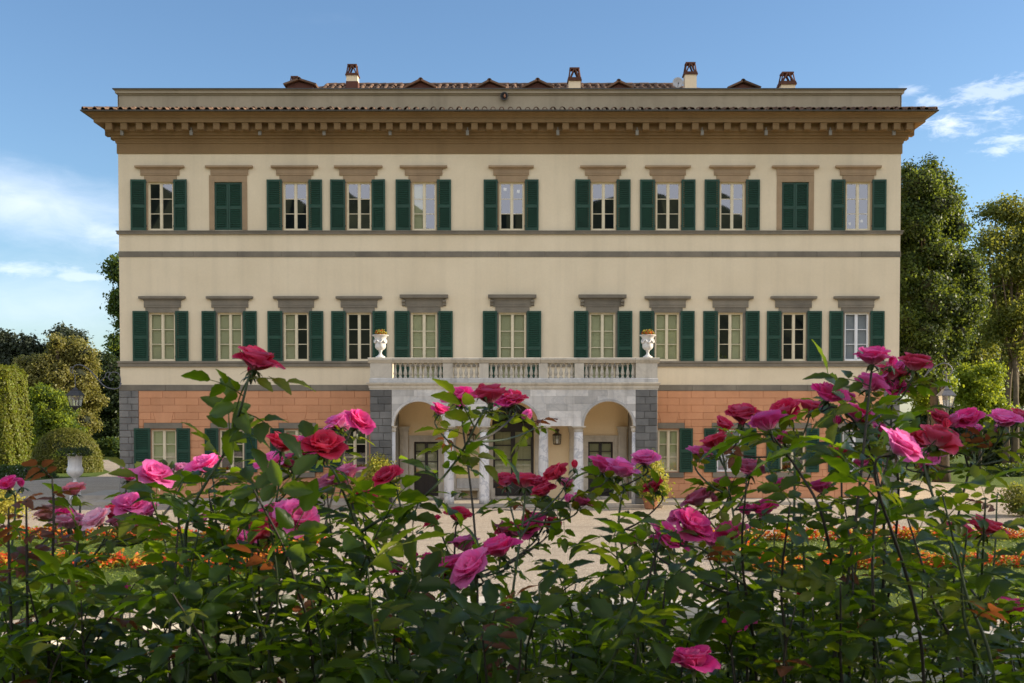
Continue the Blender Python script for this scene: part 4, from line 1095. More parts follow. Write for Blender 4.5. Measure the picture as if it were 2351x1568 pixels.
for a, b, nb in ((290, 645, 10), (713, 900, 5), (965, 1318, 10), (1380, 1570, 5), (1635, 2000, 10)):
    xa, xb = QX(a), QX(b)
    for k in range(nb): inst('baluster', bmesh_, portico, (xa + (xb - xa) * (k + .5) / nb, PY + .19, zD0))
for s, xx in ((-1, QX(133) + .35), (1, QX(2151) - .35)):    # side balustrades
    for k in range(5): inst('baluster', bmesh_, portico, (xx, PY + 1.1 + k * .5, zD0))
    MB().box(xx - .22, xx + .22, PY + .96, -.01, z(318) + .001, z(281)).build('coping', 'marble_warm', portico)

# ------------------------------------------------------------------ things on and around the house
def tuft(n, rx, rz, size, g, up=.4):
    """loose leaves in a flattened ball"""
    mb = MB()
    for i in range(n):
        a, b = g.uniform(0, 2 * math.pi), g.uniform(-.35, 1); rr = g.uniform(.45, 1) ** .6
        p = Vector((rx * rr * math.cos(a) * math.cos(b), rx * rr * math.sin(a) * math.cos(b), rz * rr * math.sin(b)))
        d = Vector((g.gauss(0, 1), g.gauss(0, 1), g.gauss(0, 1) + up)).normalized(); o = d.orthogonal().normalized(); o = (o * math.cos(a * 7) + d.cross(o) * math.sin(a * 7)); w = d.cross(o); s = size * g.uniform(.6, 1.3)
        mb.quad(p - o * s * .9, p + w * s * .5, p + o * s * 1.1, p - w * s * .5)
    return mb
g5 = random.Random(31)
for ux, lab in ((205, 'white balcony urn with red-brown plants, on the side of the tallest rose stem'), (2083, 'white balcony urn with red-brown plants, on the side of the big linden')):
    b = Q(ux, 276, PY + .42)
    base = QZ(281) + .015
    ur = tag(empty('urn', (b.x, PY + .42, base)), lab, 'urn', 'urns on the balcony')
    S = (QZ(122, PY + .42) - base)
    pr = [(.30, 0), (.30, .05), (.24, .07), (.19, .09), (.10, .15), (.08, .22), (.10, .27), (.13, .29), (.10, .31), (.22, .36), (.31, .42), (.345, .50), (.34, .58), (.335, .70), (.36, .84), (.41, .93), (.50, .965), (.53, .98), (.52, 1.0), (.44, 1.0), (.40, .95)]
    MB().lathe([(r_ * S * .70, h * S) for r_, h in pr], 28).build('vase', 'white_stone', ur, True)
    sw = MB()
    for k in range(6):
        a0 = k * math.pi / 3; sw.tube([((.335 + .05) * S * .70 * math.cos(a0 + t * math.pi / 18), (.335 + .05) * S * .70 * math.sin(a0 + t * math.pi / 18), S * (.80 - .14 * math.sin(math.pi * t / 6))) for t in range(7)], [.018, .03, .036, .04, .036, .03, .018], 6)
    sw.build('garland', 'white_stone', ur, True)
    MB().lathe([(.0, S * .96), (.42 * S * .7, S * .965)], 16).build('soil', 'soil', ur)
    tuft(90, .30, .24, .05, g5).build('foliage', 'fl_red', ur, loc=(0, 0, S + .02), fix=False)
    tuft(80, .32, .28, .045, g5).build('foliage', 'lf_gold', ur, loc=(0.02, 0, S + .02), fix=False)
    tuft(200, .27, .30, .045, g5).build('foliage', 'lf_holm', ur, loc=(0, 0, S + .02), fix=False)

def lantern_body(root, s, zt, mat, gl=True):
    """four-sided tapering lantern hanging below zt (local), s overall scale"""
    def ringq(w0, z0, w1, z1): return [(-w0, -w0, z0), (w0, -w0, z0), (w0, w0, z0), (-w0, w0, z0), (-w1, -w1, z1), (w1, -w1, z1), (w1, w1, z1), (-w1, w1, z1)]
    def frus(mb, w0, z0, w1, z1):
        n_ = len(mb.v); mb.v += [(a * s, b * s, zt + c * s) for a, b, c in ringq(w0, z0, w1, z1)]
        mb.f += [tuple(n_ + i for i in q_) for q_ in ((0, 3, 2, 1), (4, 5, 6, 7), (0, 1, 5, 4), (1, 2, 6, 5), (2, 3, 7, 6), (3, 0, 4, 7))]
    cap = MB(); frus(cap, .30, -.36, .29, -.32); frus(cap, .285, -.32, .15, -.14); frus(cap, .15, -.14, .155, -.10); frus(cap, .10, -.10, .05, -.02); frus(cap, .03, -.02, .02, .06)
    cap.build('cap', mat, root)
    fr_ = MB()
    for sx in (-1, 1):
        for sy in (-1, 1): fr_.tube([(sx * .255 * s, sy * .255 * s, zt - .36 * s), (sx * .175 * s, sy * .175 * s, zt - .80 * s)], .016 * s, 5)
    frus(fr_, .19, -.84, .20, -.79); frus(fr_, .05, -.95, .12, -.84); frus(fr_, .02, -1.03, .03, -.95)
    fr_.build('cage', mat, root)
    for k in range(4):
        a = k * math.pi / 2; R_ = Matrix.Rotation(a, 4, 'Z')
        q_ = [R_ @ Vector(p) for p in ((-.25 * s, -.25 * s, zt - .37 * s), (.25 * s, -.25 * s, zt - .37 * s), (.18 * s, -.18 * s, zt - .79 * s), (-.18 * s, -.18 * s, zt - .79 * s))]
        MB().quad(*q_).build('pane', 'glass_low', root, fix=False)
    MB().tube([(0, 0, zt - .78 * s), (0, 0, zt - .52 * s)], [.03 * s, .025 * s], 7).build('lamp_socket', mat, root)
def wall_lantern(side, pts, lan, s, mat, label):
    """scrolled iron bracket (grid points) from the house corner carrying a lantern"""
    Y = -.25
    w0 = P(*pts[0], Y); root = tag(empty('corner_lantern', (w0.x, Y, w0.z)), label, 'lantern', 'lanterns on the house corners')
    loc = [P(u_, v_, Y) - Vector((w0.x, Y, w0.z)) for u_, v_ in pts]
    br = MB().tube(crom(loc, 6), .028, 6)
    br.build('bracket', mat, root, True)
    return root, lambda u_, v_: P(u_, v_, Y) - Vector((w0.x, Y, w0.z))
def c7(x, y_): return (x / 2.24) / 1.30255, (850 + y_ / 2.24) / 1.30255
rt_, lo = wall_lantern(-1, [c7(*p) for p in ((812, 660), (800, 690), (760, 702), (700, 682), (645, 625), (600, 575), (555, 545), (515, 540), (490, 560), (488, 600))], None, 1, 'iron_grey', 'iron lantern on a scrolled bracket at the house corner near the clipped dome')
for sp in (((800, 690), (808, 640), (795, 600), (762, 588), (735, 602), (728, 630), (745, 645), (758, 632)), ((668, 650), (700, 625), (712, 595), (735, 590), (740, 605)), ((488, 600), (470, 580), (474, 556), (492, 556))):
    MB().tube(crom([lo(*c7(*p)) for p in sp], 6), .022, 6).build('scroll', 'iron_grey', rt_, True)
zt = lo(*c7(505, 690)); s_ = (lo(*c7(505, 690)).z - lo(*c7(505, 850)).z) / 1.0
sub = empty('lantern', (zt.x, 0, zt.z), 0, rt_)
lantern_body(sub, s_ * .98, 0, 'iron'); MB().tube([(0, 0, .02), (-.02, 0, s_ * .5), (-.04, 0, lo(*c7(488, 600)).z - zt.z)], .02, 5).build('hanger', 'iron_grey', sub)
def c9(x, y_): return (2560 + x / 1.96) / 1.30255, (450 + y_ / 1.96) / 1.30255
rt_, lo = wall_lantern(1, [c9(*p) for p in ((262, 1400), (290, 1410), (330, 1395), (380, 1345), (430, 1292), (470, 1262), (510, 1247), (545, 1258), (562, 1285), (552, 1312), (535, 1318))], None, 1, 'iron_grey', 'grey iron lantern on a scrolled bracket under the tall trees, beside the pink roses')
for sp in (((262, 1400), (255, 1350), (275, 1310), (305, 1305), (320, 1330), (305, 1348), (292, 1335)), ((395, 1330), (415, 1300), (430, 1275), (440, 1270)), ((535, 1318), (515, 1315), (506, 1298), (520, 1288))):
    MB().tube(crom([lo(*c9(*p)) for p in sp], 6), .022, 6).build('scroll', 'iron_grey', rt_, True)
zt = lo(*c9(528, 1385)); s_ = (lo(*c9(528, 1385)).z - lo(*c9(528, 1530)).z)
sub = empty('lantern', (zt.x, 0, zt.z), 0, rt_)
lantern_body(sub, s_ * 1.0, 0, 'iron_grey')
mb = MB().tube([(0, 0, .02), (0, 0, lo(*c9(530, 1318)).z - zt.z)], .025, 6)
for k in range(6):
    a = k * math.pi / 3; mb.tube(crom([(0, 0, .28), (.12 * math.cos(a), .12 * math.sin(a), .34), (.17 * math.cos(a), .17 * math.sin(a), .2), (.24 * math.cos(a), .24 * math.sin(a), .02), (.28 * math.cos(a), .28 * math.sin(a), -.10)], 4), .012, 4)
mb.build('hanger', 'iron_grey', sub)

# lanterns on the porch wall
for ux, lab in ((1446, 'rusty lantern on the porch wall between two marble columns, near the dark door'), (845, 'rusty lantern on the porch wall above the stone bench, half hidden by rose leaves')):
    p = Q(ux, 783, -.28); root = tag(empty('porch_lantern', (p.x, -.28, p.z)), lab, 'lantern', 'lanterns on the porch wall')
    H = Q(ux, 783, -.28).z - Q(ux, 893, -.28).z; W = (QX(1478, -.28) - QX(1412, -.28)) / 2
    mb = MB().lathe([(W * .35, -.0), (W * .55, -.04), (W * .40, -.10), (W * .35, -.18), (W * .95, -.26), (W * 1.0, -.30), (W * .85, -.31)], 6)
    mb.build('cap', 'rust', root)
    mb = MB()
    for k in range(6):
        a = k * math.pi / 3; mb.tube([(W * .85 * math.cos(a), W * .85 * math.sin(a), -.31), (W * .78 * math.cos(a), W * .78 * math.sin(a), -H + .06)], .014, 5)
    mb.lathe([(W * .82, -H + .06), (W * .86, -H + .03), (W * .5, -H)], 6); mb.build('cage', 'rust', root)
    for k in range(6):
        a, b = k * math.pi / 3, (k + 1) * math.pi / 3; MB().quad((W * .82 * math.cos(a), W * .82 * math.sin(a), -.31), (W * .82 * math.cos(b), W * .82 * math.sin(b), -.31), (W * .76 * math.cos(b), W * .76 * math.sin(b), -H + .06), (W * .76 * math.cos(a), W * .76 * math.sin(a), -H + .06)).build('pane', 'glass_low', root, fix=False)
    MB().tube([(0, 0, -.0), (0, .1, .06), (0, .27, .04)], .018, 5).build('wall_bracket', 'rust', root)
    MB().tube([(0, 0, -H + .05), (0, 0, -H + .25)], .03, 7).build('candle', 'white_frame', root)
# stone bench between pilasters
bx0, bx1 = QX(740, 0), QX(925, 0)
be = tag(empty('stone_bench', ((bx0 + bx1) / 2, -.3, ZF)), 'stone bench against the porch wall between the two marble columns', 'bench')
hw = (bx1 - bx0) / 2
MB().box(-hw, hw, -.28, .27, .40, .48).build('seat', 'marble_warm', be)
for s in (-1, 1): MB().box(s * hw * .8 - .12, s * hw * .8 + .12, -.2, .27, .0, .40).build('support', 'marble_warm', be)
MB().box(-hw, hw, .20, .27, .48, .95).build('backrest', 'marble', be)
# small stone post by the great door
p = Q(998, 1250, -.4); tag(MB().block([(-.09, 0), (.09, 0), (.09, .52), (-.09, .52)], -.08, .08, .02, .02).build('guard_stone', 'marble_warm', loc=(p.x, -.62, ZF)), 'short pale stone post standing beside the dark door', 'post')

# steps at the house corner
st = tag(empty('stone_steps', (PX(230, 1140, 0), .4, 0)), 'two low stone steps at the house corner beside the white urn', 'steps')
ex = PX(284, 1140, 0) - PX(230, 1140, 0) - .15
MB().box(-1.05, ex, -1.7, 2.6, -.1, .16).build('step', 'paver', st); MB().box(-.75, ex, -1.3, 2.6, .161, .33).build('step', 'paver', st)

# white urn by the steps
u_, v_ = c7(545, 1408); b = P(u_, v_, -.4)
gz = 0.0
ur = tag(empty('garden_urn', (b.x - .1, -.9, gz)), 'tall white garden urn with trailing green plant near the steps', 'urn')
top = P(c7(530, 1135)[0], c7(530, 1135)[1], -.9).z
MB().box(-.24, .24, -.24, .24, 0, .12).box(-.20, .20, -.20, .20, .12, top * .33).box(-.24, .24, -.24, .24, top * .33, top * .37).build('pedestal', 'white_stone', ur)
S = top * .63
pr = [(.24, 0), (.24, .04), (.14, .07), (.09, .12), (.08, .19), (.14, .22), (.30, .28), (.42, .36), (.46, .44), (.44, .52), (.38, .58), (.37, .80), (.40, .92), (.50, .97), (.51, 1.0), (.44, 1.0), (.38, .93)]
MB().lathe([(r_ * S * .58, top * .37 + h * S) for r_, h in pr], 28).build('vase', 'white_stone', ur, True)
mb = tuft(900, .85, .34, .07, g5)
mb.build('foliage', 'lf_dark', ur, loc=(0, 0, top + .02), fix=False)
tuft(260, .95, .30, .06, g5).build('foliage', 'lf_bright', ur, loc=(-.1, 0, top - .05), fix=False)

# ------------------------------------------------------------------ trees, hedges and beds
def leaf_mesh(name, centers, normals, size, mat, seed, n_per, spread, aspect=.6, jit=.9):
    """n_per leaf faces scattered round each clump centre"""
    g = np.random.default_rng(seed); K = len(centers); N = K * n_per
    c = np.repeat(np.asarray(centers, float), n_per, 0); nr = np.repeat(np.asarray(normals, float), n_per, 0)
    sp = np.repeat(np.asarray(spread, float).reshape(-1, 1) * np.ones((K, 1)), n_per, 0)
    pos = c + g.normal(0, 1, (N, 3)) * sp * np.array([1, 1, .72])
    nd = nr + g.normal(0, jit, (N, 3)) + np.array([0, 0, .25]); nd /= np.linalg.norm(nd, axis=1)[:, None] + 1e-9
    t = g.normal(0, 1, (N, 3)); u = np.cross(nd, t); u /= np.linalg.norm(u, axis=1)[:, None] + 1e-9; w = np.cross(nd, u)
    s = (size * g.uniform(.6, 1.35, N))[:, None]
    fold = nd * s * .22
    V = np.stack([pos - u * s, pos + w * s * aspect + fold, pos + u * s * 1.1, pos - w * s * aspect + fold], 1).reshape(-1, 3)
    me = bpy.data.meshes.new(name); me.vertices.add(N * 4); me.vertices.foreach_set('co', V.ravel().astype(np.float32))
    me.loops.add(N * 4); me.loops.foreach_set('vertex_index', np.arange(N * 4, dtype=np.int32))
    me.polygons.add(N); me.polygons.foreach_set('loop_start', np.arange(0, N * 4, 4, dtype=np.int32))
    me.materials.append(M[mat]); me.update(calc_edges=True); me.validate(); return me
def lobes_points(lobes, n, seed, shell=.55, hollow=0.0):
    g = np.random.default_rng(seed); L = np.array(lobes, float)
    vol = (L[:, 3] * L[:, 4] * L[:, 5]) ** .75; idx = g.choice(len(L), n, p=vol / vol.sum())
    d = g.normal(0, 1, (n, 3)); d /= np.linalg.norm(d, axis=1)[:, None]
    r = shell + (1 - shell) * g.uniform(0, 1, n) ** .6
    wob = 1 + .16 * np.sin(d[:, 0] * 5 + L[idx, 0]) * np.sin(d[:, 2] * 6 + idx) + g.normal(0, .05, n)
    return L[idx, :3] + d * L[idx, 3:] * (r * wob)[:, None], d
def px_lobes(lst, Y, dy=1.0):
    """crown lobes given as grid (u, v, ru, rv) at depth Y"""
    out = []
    for q in lst:
        u, v, ru, rv = q[:4]; off = q[4] if len(q) > 4 else 0.0
        p = P(u, v, Y + off); k = (Y + off + CD) / F; out.append((p.x, p.y, p.z, ru * k, ru * k * dy, rv * k))
    return out
def cl(u, v, ru, rv, n, r, seed, flat=.8):
    """many small crown lobes spread through an ellipse of the grid"""
    g = random.Random(seed); out = []
    for i in range(n):
        a = i * 2.399963 + g.uniform(-.3, .3); q = math.sqrt((i + .5) / n); k = r * g.uniform(.65, 1.35)
        out.append((u + ru * q * math.cos(a), v + rv * q * math.sin(a), k, k * flat, g.uniform(-1, 1) * ru / 38.0 * .7))
    return out
def tree(name, label, cat, base, lobes, leaf, mat, clumps, per, spread, seed, trunk=.25, bark='bark', group=None, extra=None, lean=0.0, stems=1, core=None, limbs=7):
    g = random.Random(seed)
    root = tag(empty(name, (base[0], base[1], 0)), label, cat, group)
    B = Vector((base[0], base[1], 0)); LL = [Vector(l[:3]) for l in lobes]
    top = max(LL, key=lambda p: p.z)
    mb = MB()
    for s in range(stems):
        off = Vector((g.uniform(-.5, .5), g.uniform(-.3, .3), 0)) * (stems > 1)
        tip = (top if s == 0 else LL[s % len(LL)]) - B
        p1 = Vector((off.x + tip.x * .15 + lean, off.y, tip.z * .35)); p2 = Vector((tip.x * .55 + lean, tip.y * .5, tip.z * .7))
        path = crom([off, p1, p2, tip], 6); n = len(path)
        mb.tube(path, [trunk * (1.15 - .95 * i / n) * (1.25 if i == 0 else 1) for i in range(n)], 9)
        for l in (LL if len(LL) <= limbs else g.sample(LL, limbs)):
            if l is top and s == 0: continue
            k = max(3, min(n - 3, int(n * g.uniform(.35, .65)))); st_ = path[k]; e_ = l - B
            mid = (st_ + e_) / 2 + Vector((g.uniform(-.4, .4), g.uniform(-.4, .4), .4))
            pa = crom([st_, mid, e_], 4); mb.tube(pa, [trunk * .42 * (1 - .8 * i / len(pa)) for i in range(len(pa))], 6)
    tr = mb.build('trunk', bark, root, True)
    pts, nr = lobes_points(lobes, clumps, seed)
    me = leaf_mesh('crown', pts - np.array(B), nr, leaf, mat, seed + 1, per, spread); inst('crown', me, root)
    if extra:
        m2, frac = extra; pts, nr = lobes_points(lobes, int(clumps * frac), seed + 7, .8); inst('crown', leaf_mesh('crown', pts - np.array(B), nr, leaf, m2, seed + 8, per, spread), root)
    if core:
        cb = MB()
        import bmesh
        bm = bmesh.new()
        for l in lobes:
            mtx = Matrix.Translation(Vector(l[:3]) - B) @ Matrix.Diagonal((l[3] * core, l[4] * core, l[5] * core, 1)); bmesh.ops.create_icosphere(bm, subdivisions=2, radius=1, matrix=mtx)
        me = bpy.data.meshes.new('shade_core'); bm.to_mesh(me); bm.free(); me.materials.append(M['dark_core']); inst('shade_core', me, root)
    return root

# right of the house
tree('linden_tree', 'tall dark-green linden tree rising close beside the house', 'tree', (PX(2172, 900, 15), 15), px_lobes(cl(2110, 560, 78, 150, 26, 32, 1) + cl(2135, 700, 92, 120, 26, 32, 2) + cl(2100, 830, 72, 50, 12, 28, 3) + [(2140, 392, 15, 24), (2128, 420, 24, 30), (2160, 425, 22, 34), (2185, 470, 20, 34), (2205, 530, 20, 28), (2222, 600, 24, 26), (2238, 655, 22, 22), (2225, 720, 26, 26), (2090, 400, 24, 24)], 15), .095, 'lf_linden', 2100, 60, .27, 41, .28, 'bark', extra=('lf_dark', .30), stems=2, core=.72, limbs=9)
tree('ash_tree', 'airy pale-green tree with open branches behind the lantern', 'tree', (PX(2325, 900, 30), 30), px_lobes(cl(2335, 540, 75, 80, 14, 34, 4) + cl(2310, 670, 80, 90, 12, 32, 5) + cl(2320, 790, 70, 60, 8, 26, 6), 30), .12, 'lf_airy', 620, 42, .36, 43, .22, 'bark_pale', stems=3, limbs=10)
for i, (u, v, ru, rv, Y, mat, nm, lab) in enumerate([
        (2128, 880, 52, 62, 24, 'lf_bright', 'tall_shrub', 'sunlit yellow-green shrub against the house edge under the linden'),
        (2250, 905, 62, 82, 27, 'lf_bright', 'tall_shrub', 'bright green leafy shrub between the lantern and the pale tree trunk'),
        (2225, 800, 60, 70, 44, 'lf_airy', 'young_tree', 'pale young tree glowing behind the linden trunks'),
        (2335, 850, 70, 90, 52, 'lf_holm', 'oak_tree', 'brownish oak behind the pale airy tree'),
        (2290, 1000, 90, 62, 36, 'lf_dark', 'dark_shrub', 'dark hedge-like shrub low behind the last pink roses'),
        (2150, 990, 70, 60, 40, 'lf_dark', 'dark_shrub', 'dark shrub low behind the lantern post of the house corner'),
        (2180, 700, 90, 120, 70, 'lf_airy', 'far_tree', 'far pale tree filling the gaps behind the linden crown'),
        (2330, 700, 90, 120, 75, 'lf_airy', 'far_tree', 'far pale tree filling the gaps behind the airy tree')]):
    p = P(u, v, Y); tree(nm, lab, 'shrub' if 'shrub' in nm else 'tree', (p.x, p.y), px_lobes(cl(u, v, ru * .75, rv * .8, 12, ru * .42, 70 + i), Y), .11 if Y < 40 else .17, mat, 420 if Y < 60 else 420, 40, .24 if Y < 40 else .40, 60 + i, .12, core=.6 if 'dark' in nm else None)
# left of the house
tree('plane_tree', 'tall tree peeping out behind the shaded end of the house', 'tree', (PX(305, 900, 70), 70), px_lobes(cl(306, 680, 38, 90, 14, 24, 11) + cl(300, 840, 50, 60, 10, 24, 12), 70), .19, 'lf_linden', 620, 42, .40, 81, .35, core=.5)
tree('far_oak', 'bluish dark oak on the skyline at the picture edge', 'tree', (PX(30, 900, 85), 85), px_lobes(cl(30, 830, 85, 55, 18, 26, 13) + cl(150, 800, 50, 40, 8, 22, 14), 85), .20, 'lf_blue', 620, 42, .42, 82, .3, core=.6)
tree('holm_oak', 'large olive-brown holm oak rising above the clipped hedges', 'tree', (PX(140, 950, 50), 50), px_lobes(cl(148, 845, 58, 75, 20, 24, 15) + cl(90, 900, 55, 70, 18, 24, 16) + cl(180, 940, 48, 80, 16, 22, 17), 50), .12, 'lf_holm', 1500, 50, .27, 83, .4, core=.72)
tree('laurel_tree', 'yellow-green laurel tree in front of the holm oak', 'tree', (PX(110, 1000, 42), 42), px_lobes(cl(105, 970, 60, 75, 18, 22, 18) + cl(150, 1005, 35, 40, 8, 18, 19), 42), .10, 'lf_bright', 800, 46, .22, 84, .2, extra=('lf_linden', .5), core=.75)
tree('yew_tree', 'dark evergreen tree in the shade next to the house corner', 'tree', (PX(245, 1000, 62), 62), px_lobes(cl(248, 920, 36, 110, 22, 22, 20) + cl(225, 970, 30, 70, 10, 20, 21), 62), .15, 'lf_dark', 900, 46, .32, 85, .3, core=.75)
tree('low_shrub', 'dark green shrub at the end of the gravel drive', 'shrub', (PX(255, 1050, 50), 50), px_lobes(cl(250, 1042, 45, 22, 12, 15, 22), 50), .12, 'lf_linden', 360, 42, .21, 86, .08, core=.75)

def clipped(name, label, cat, mat, size, count, shape, seed, base, group=None, coremat='dark_core', extra=None):
    """clipped bush: leaf faces over a dense inner body; shape(g) -> (point, normal), core mesh builder"""
    root = tag(empty(name, base), label, cat, group); g = np.random.default_rng(seed)
    pts, nr, core = shape(g, count); core.build('shade_core', coremat, root, True)
    inst('foliage', leaf_mesh('foliage', pts, nr, size, mat, seed + 1, 6, .05 + size * .5, .6, .6), root)
    if extra: inst('foliage', leaf_mesh('foliage', pts[::3], nr[::3], size, extra, seed + 2, 4, .06 + size * .5, .6, .6), root)
    return root
def dome_shape(rx, ry, h):
    def f(g, n):
        d = g.normal(0, 1, (n, 3)); d[:, 2] = np.abs(d[:, 2]); d /= np.linalg.norm(d, axis=1)[:, None]
        e = 2.25; k = (np.abs(d[:, 0]) ** e + np.abs(d[:, 1]) ** e + np.abs(d[:, 2]) ** e) ** (-1 / e)
        pts = d * k[:, None] * np.array([rx, ry, h]); mb = MB()
        mb.lathe([(rx * .96, 0), (rx * .96, h * .35), (rx * .86, h * .65), (rx * .6, h * .86), (rx * .25, h * .95), (.02, h * .96)], 24); mb.v = [(a, b * ry / rx, c) for a, b, c in mb.v]
        return pts, d, mb
    return f
def slab_shape(w, d_, h):
    def f(g, n):
        pts = np.zeros((n, 3)); nr = np.zeros((n, 3)); face = g.choice(4, n, p=[.34, .26, .26, .14])
        a, b = g.uniform(-1, 1, n), g.uniform(0, 1, n)
        for i in range(n):
            bul = .10 * math.sin(a[i] * 5 + b[i] * 7) + .10 * math.sin(a[i] * 13 + b[i] * 17) + g.normal(0, .05)
            if face[i] == 0: pts[i] = (a[i] * w / 2, -d_ / 2 - bul, b[i] * h); nr[i] = (0, -1, 0)
            elif face[i] == 1: pts[i] = (w / 2 + bul, a[i] * d_ / 2, b[i] * h); nr[i] = (1, 0, 0)
            elif face[i] == 2: pts[i] = (-w / 2 - bul, a[i] * d_ / 2, b[i] * h); nr[i] = (-1, 0, 0)
            else: pts[i] = (a[i] * w / 2, (2 * b[i] - 1) * d_ / 2, h + bul); nr[i] = (0, 0, 1)
        tz = pts[:, 2] / h; k_ = 1 - .16 * tz ** 3; pts[:, 0] *= k_; pts[:, 1] *= k_; pts[:, 2] += .35 * (1 - (pts[:, 0] / (w / 2)) ** 2) * (tz > .9)
        mb = MB().box(-w / 2 * .93, w / 2 * .93, -d_ / 2 * .93, d_ / 2 * .93, 0, h * .8).box(-w / 2 * .78, w / 2 * .78, -d_ / 2 * .78, d_ / 2 * .78, h * .8, h * .96)
        return pts, nr, mb
    return f
b = P(128, 1086, 24); k = (24 + CD) / F
clipped('clipped_dome', 'rounded clipped box dome standing behind the white garden urn', 'hedge', 'lf_box', .055, 7500, dome_shape(77 * k, 60 * k, 100 * k), 91, (b.x, 26, 0), extra='lf_holm')
b = P(-6, 1075, 30); k = (30 + CD) / F
clipped('tall_hedge', 'tall clipped yellow-green hedge at the picture edge, lit by the sun', 'hedge', 'lf_box', .09, 7500, slab_shape(76 * k, 130 * k, 222 * k), 92, (b.x - .3, 31.5, 0), extra='lf_bright')
for u, Y, w, lab, sd in ((35, 19.0, 90, 'low shrub dotted with white flowers in front of the tall clipped hedge', 93), (2335, 21, 75, 'low shrub dotted with white flowers beyond the roses at the picture edge', 94)):
    p = P(u, 1090, Y); k = (Y + CD) / F
    r_ = clipped('flowering_shrub', lab, 'shrub', 'lf_linden', .09, 900, dome_shape(w * k, 1.0, 25 * k), sd, (p.x, Y, 0))
    g_ = np.random.default_rng(sd); pt, nr_, _ = dome_shape(w * k * 1.01, 1.02, 26 * k)(g_, 170)
    inst('blossoms', leaf_mesh('blossoms', pt, nr_, .05, 'fl_white', sd + 3, 3, .05, .9, .5), r_)
# grass margins round the hedges
sheet('grass_margin', [(-60, 9.6), (-36.2, 12.6), (-30.9, 14.9), (-29.4, 18.8), (-27.8, 20.7), (-28.8, 26.2), (-34.3, 38), (-60, 38)], .01, 'grass')
sheet('grass_margin', [(60, 4), (33.5, 7), (28, 11), (26.4, 17), (26.6, 44), (60, 44)], .01, 'grass')

# potted shrubs flanking the portico
for ux, lab, sd in ((205, 'golden potted shrub by the portico pier near the arching rose stem', 101), (2105, 'golden potted shrub by the other portico pier, on the sunny side', 102)):
    p = Q(ux, 1290, PY - .8); root = tag(empty('potted_shrub', (p.x, PY - .8, 0)), lab, 'potted shrub', 'pots by the portico')
    MB().lathe([(.24, 0), (.27, .05), (.33, .38), (.38, .42), (.38, .50), (.34, .50), (.32, .44)], 24).build('pot', 'terracotta', root, True)
    MB().lathe([(.0, .43), (.325, .44)], 20).build('soil', 'soil', root)
    mb = MB(); g = random.Random(sd)
    for i in range(9):
        a = g.uniform(0, 6.28); mb.tube(crom([(0, 0, .4), (.15 * math.cos(a), .15 * math.sin(a), .9), (g.uniform(.3, .6) * math.cos(a), g.uniform(.3, .6) * math.sin(a), g.uniform(1.2, 2.3))], 4), [.018] * 4 + [.012] * 4 + [.006], 5)
    mb.build('stem', 'bark', root)
    pts, nr = lobes_points([(0, 0, 1.35, .62, .62, .85), (.1, 0, .9, .7, .6, .45), (-.05, 0, 1.95, .42, .4, .5)], 150, sd, .35)
    inst('foliage', leaf_mesh('foliage', pts, nr, .055, 'lf_gold', sd, 26, .15), root)
    inst('foliage', leaf_mesh('foliage', pts[::2], nr[::2], .05, 'lf_bright', sd + 4, 24, .15), root)
for (u, v, Y, lab, sd) in ((4, 1205, -9.0, 'golden bush low at the picture edge beside the faded roses', 103), (2345, 1190, -8.0, 'pale leafy bush at the picture edge beside the gravel', 104)):
    p = P(u, v, Y); root = tag(empty('garden_shrub', (p.x, Y, 0)), lab, 'shrub')
    pts, nr = lobes_points([(0, 0, .7, .75, .7, .65), (.2, 0, .4, .8, .7, .35)], 130, sd, .4)
    inst('foliage', leaf_mesh('foliage', pts, nr, .055, 'lf_gold' if u < 100 else 'lf_airy', sd, 26, .16), root)
    mb = MB()
    for i in range(6): a = i; mb.tube([(0, 0, 0), (.3 * math.cos(a), .3 * math.sin(a), .7)], [.02, .008], 5)
    mb.build('stem', 'bark', root)

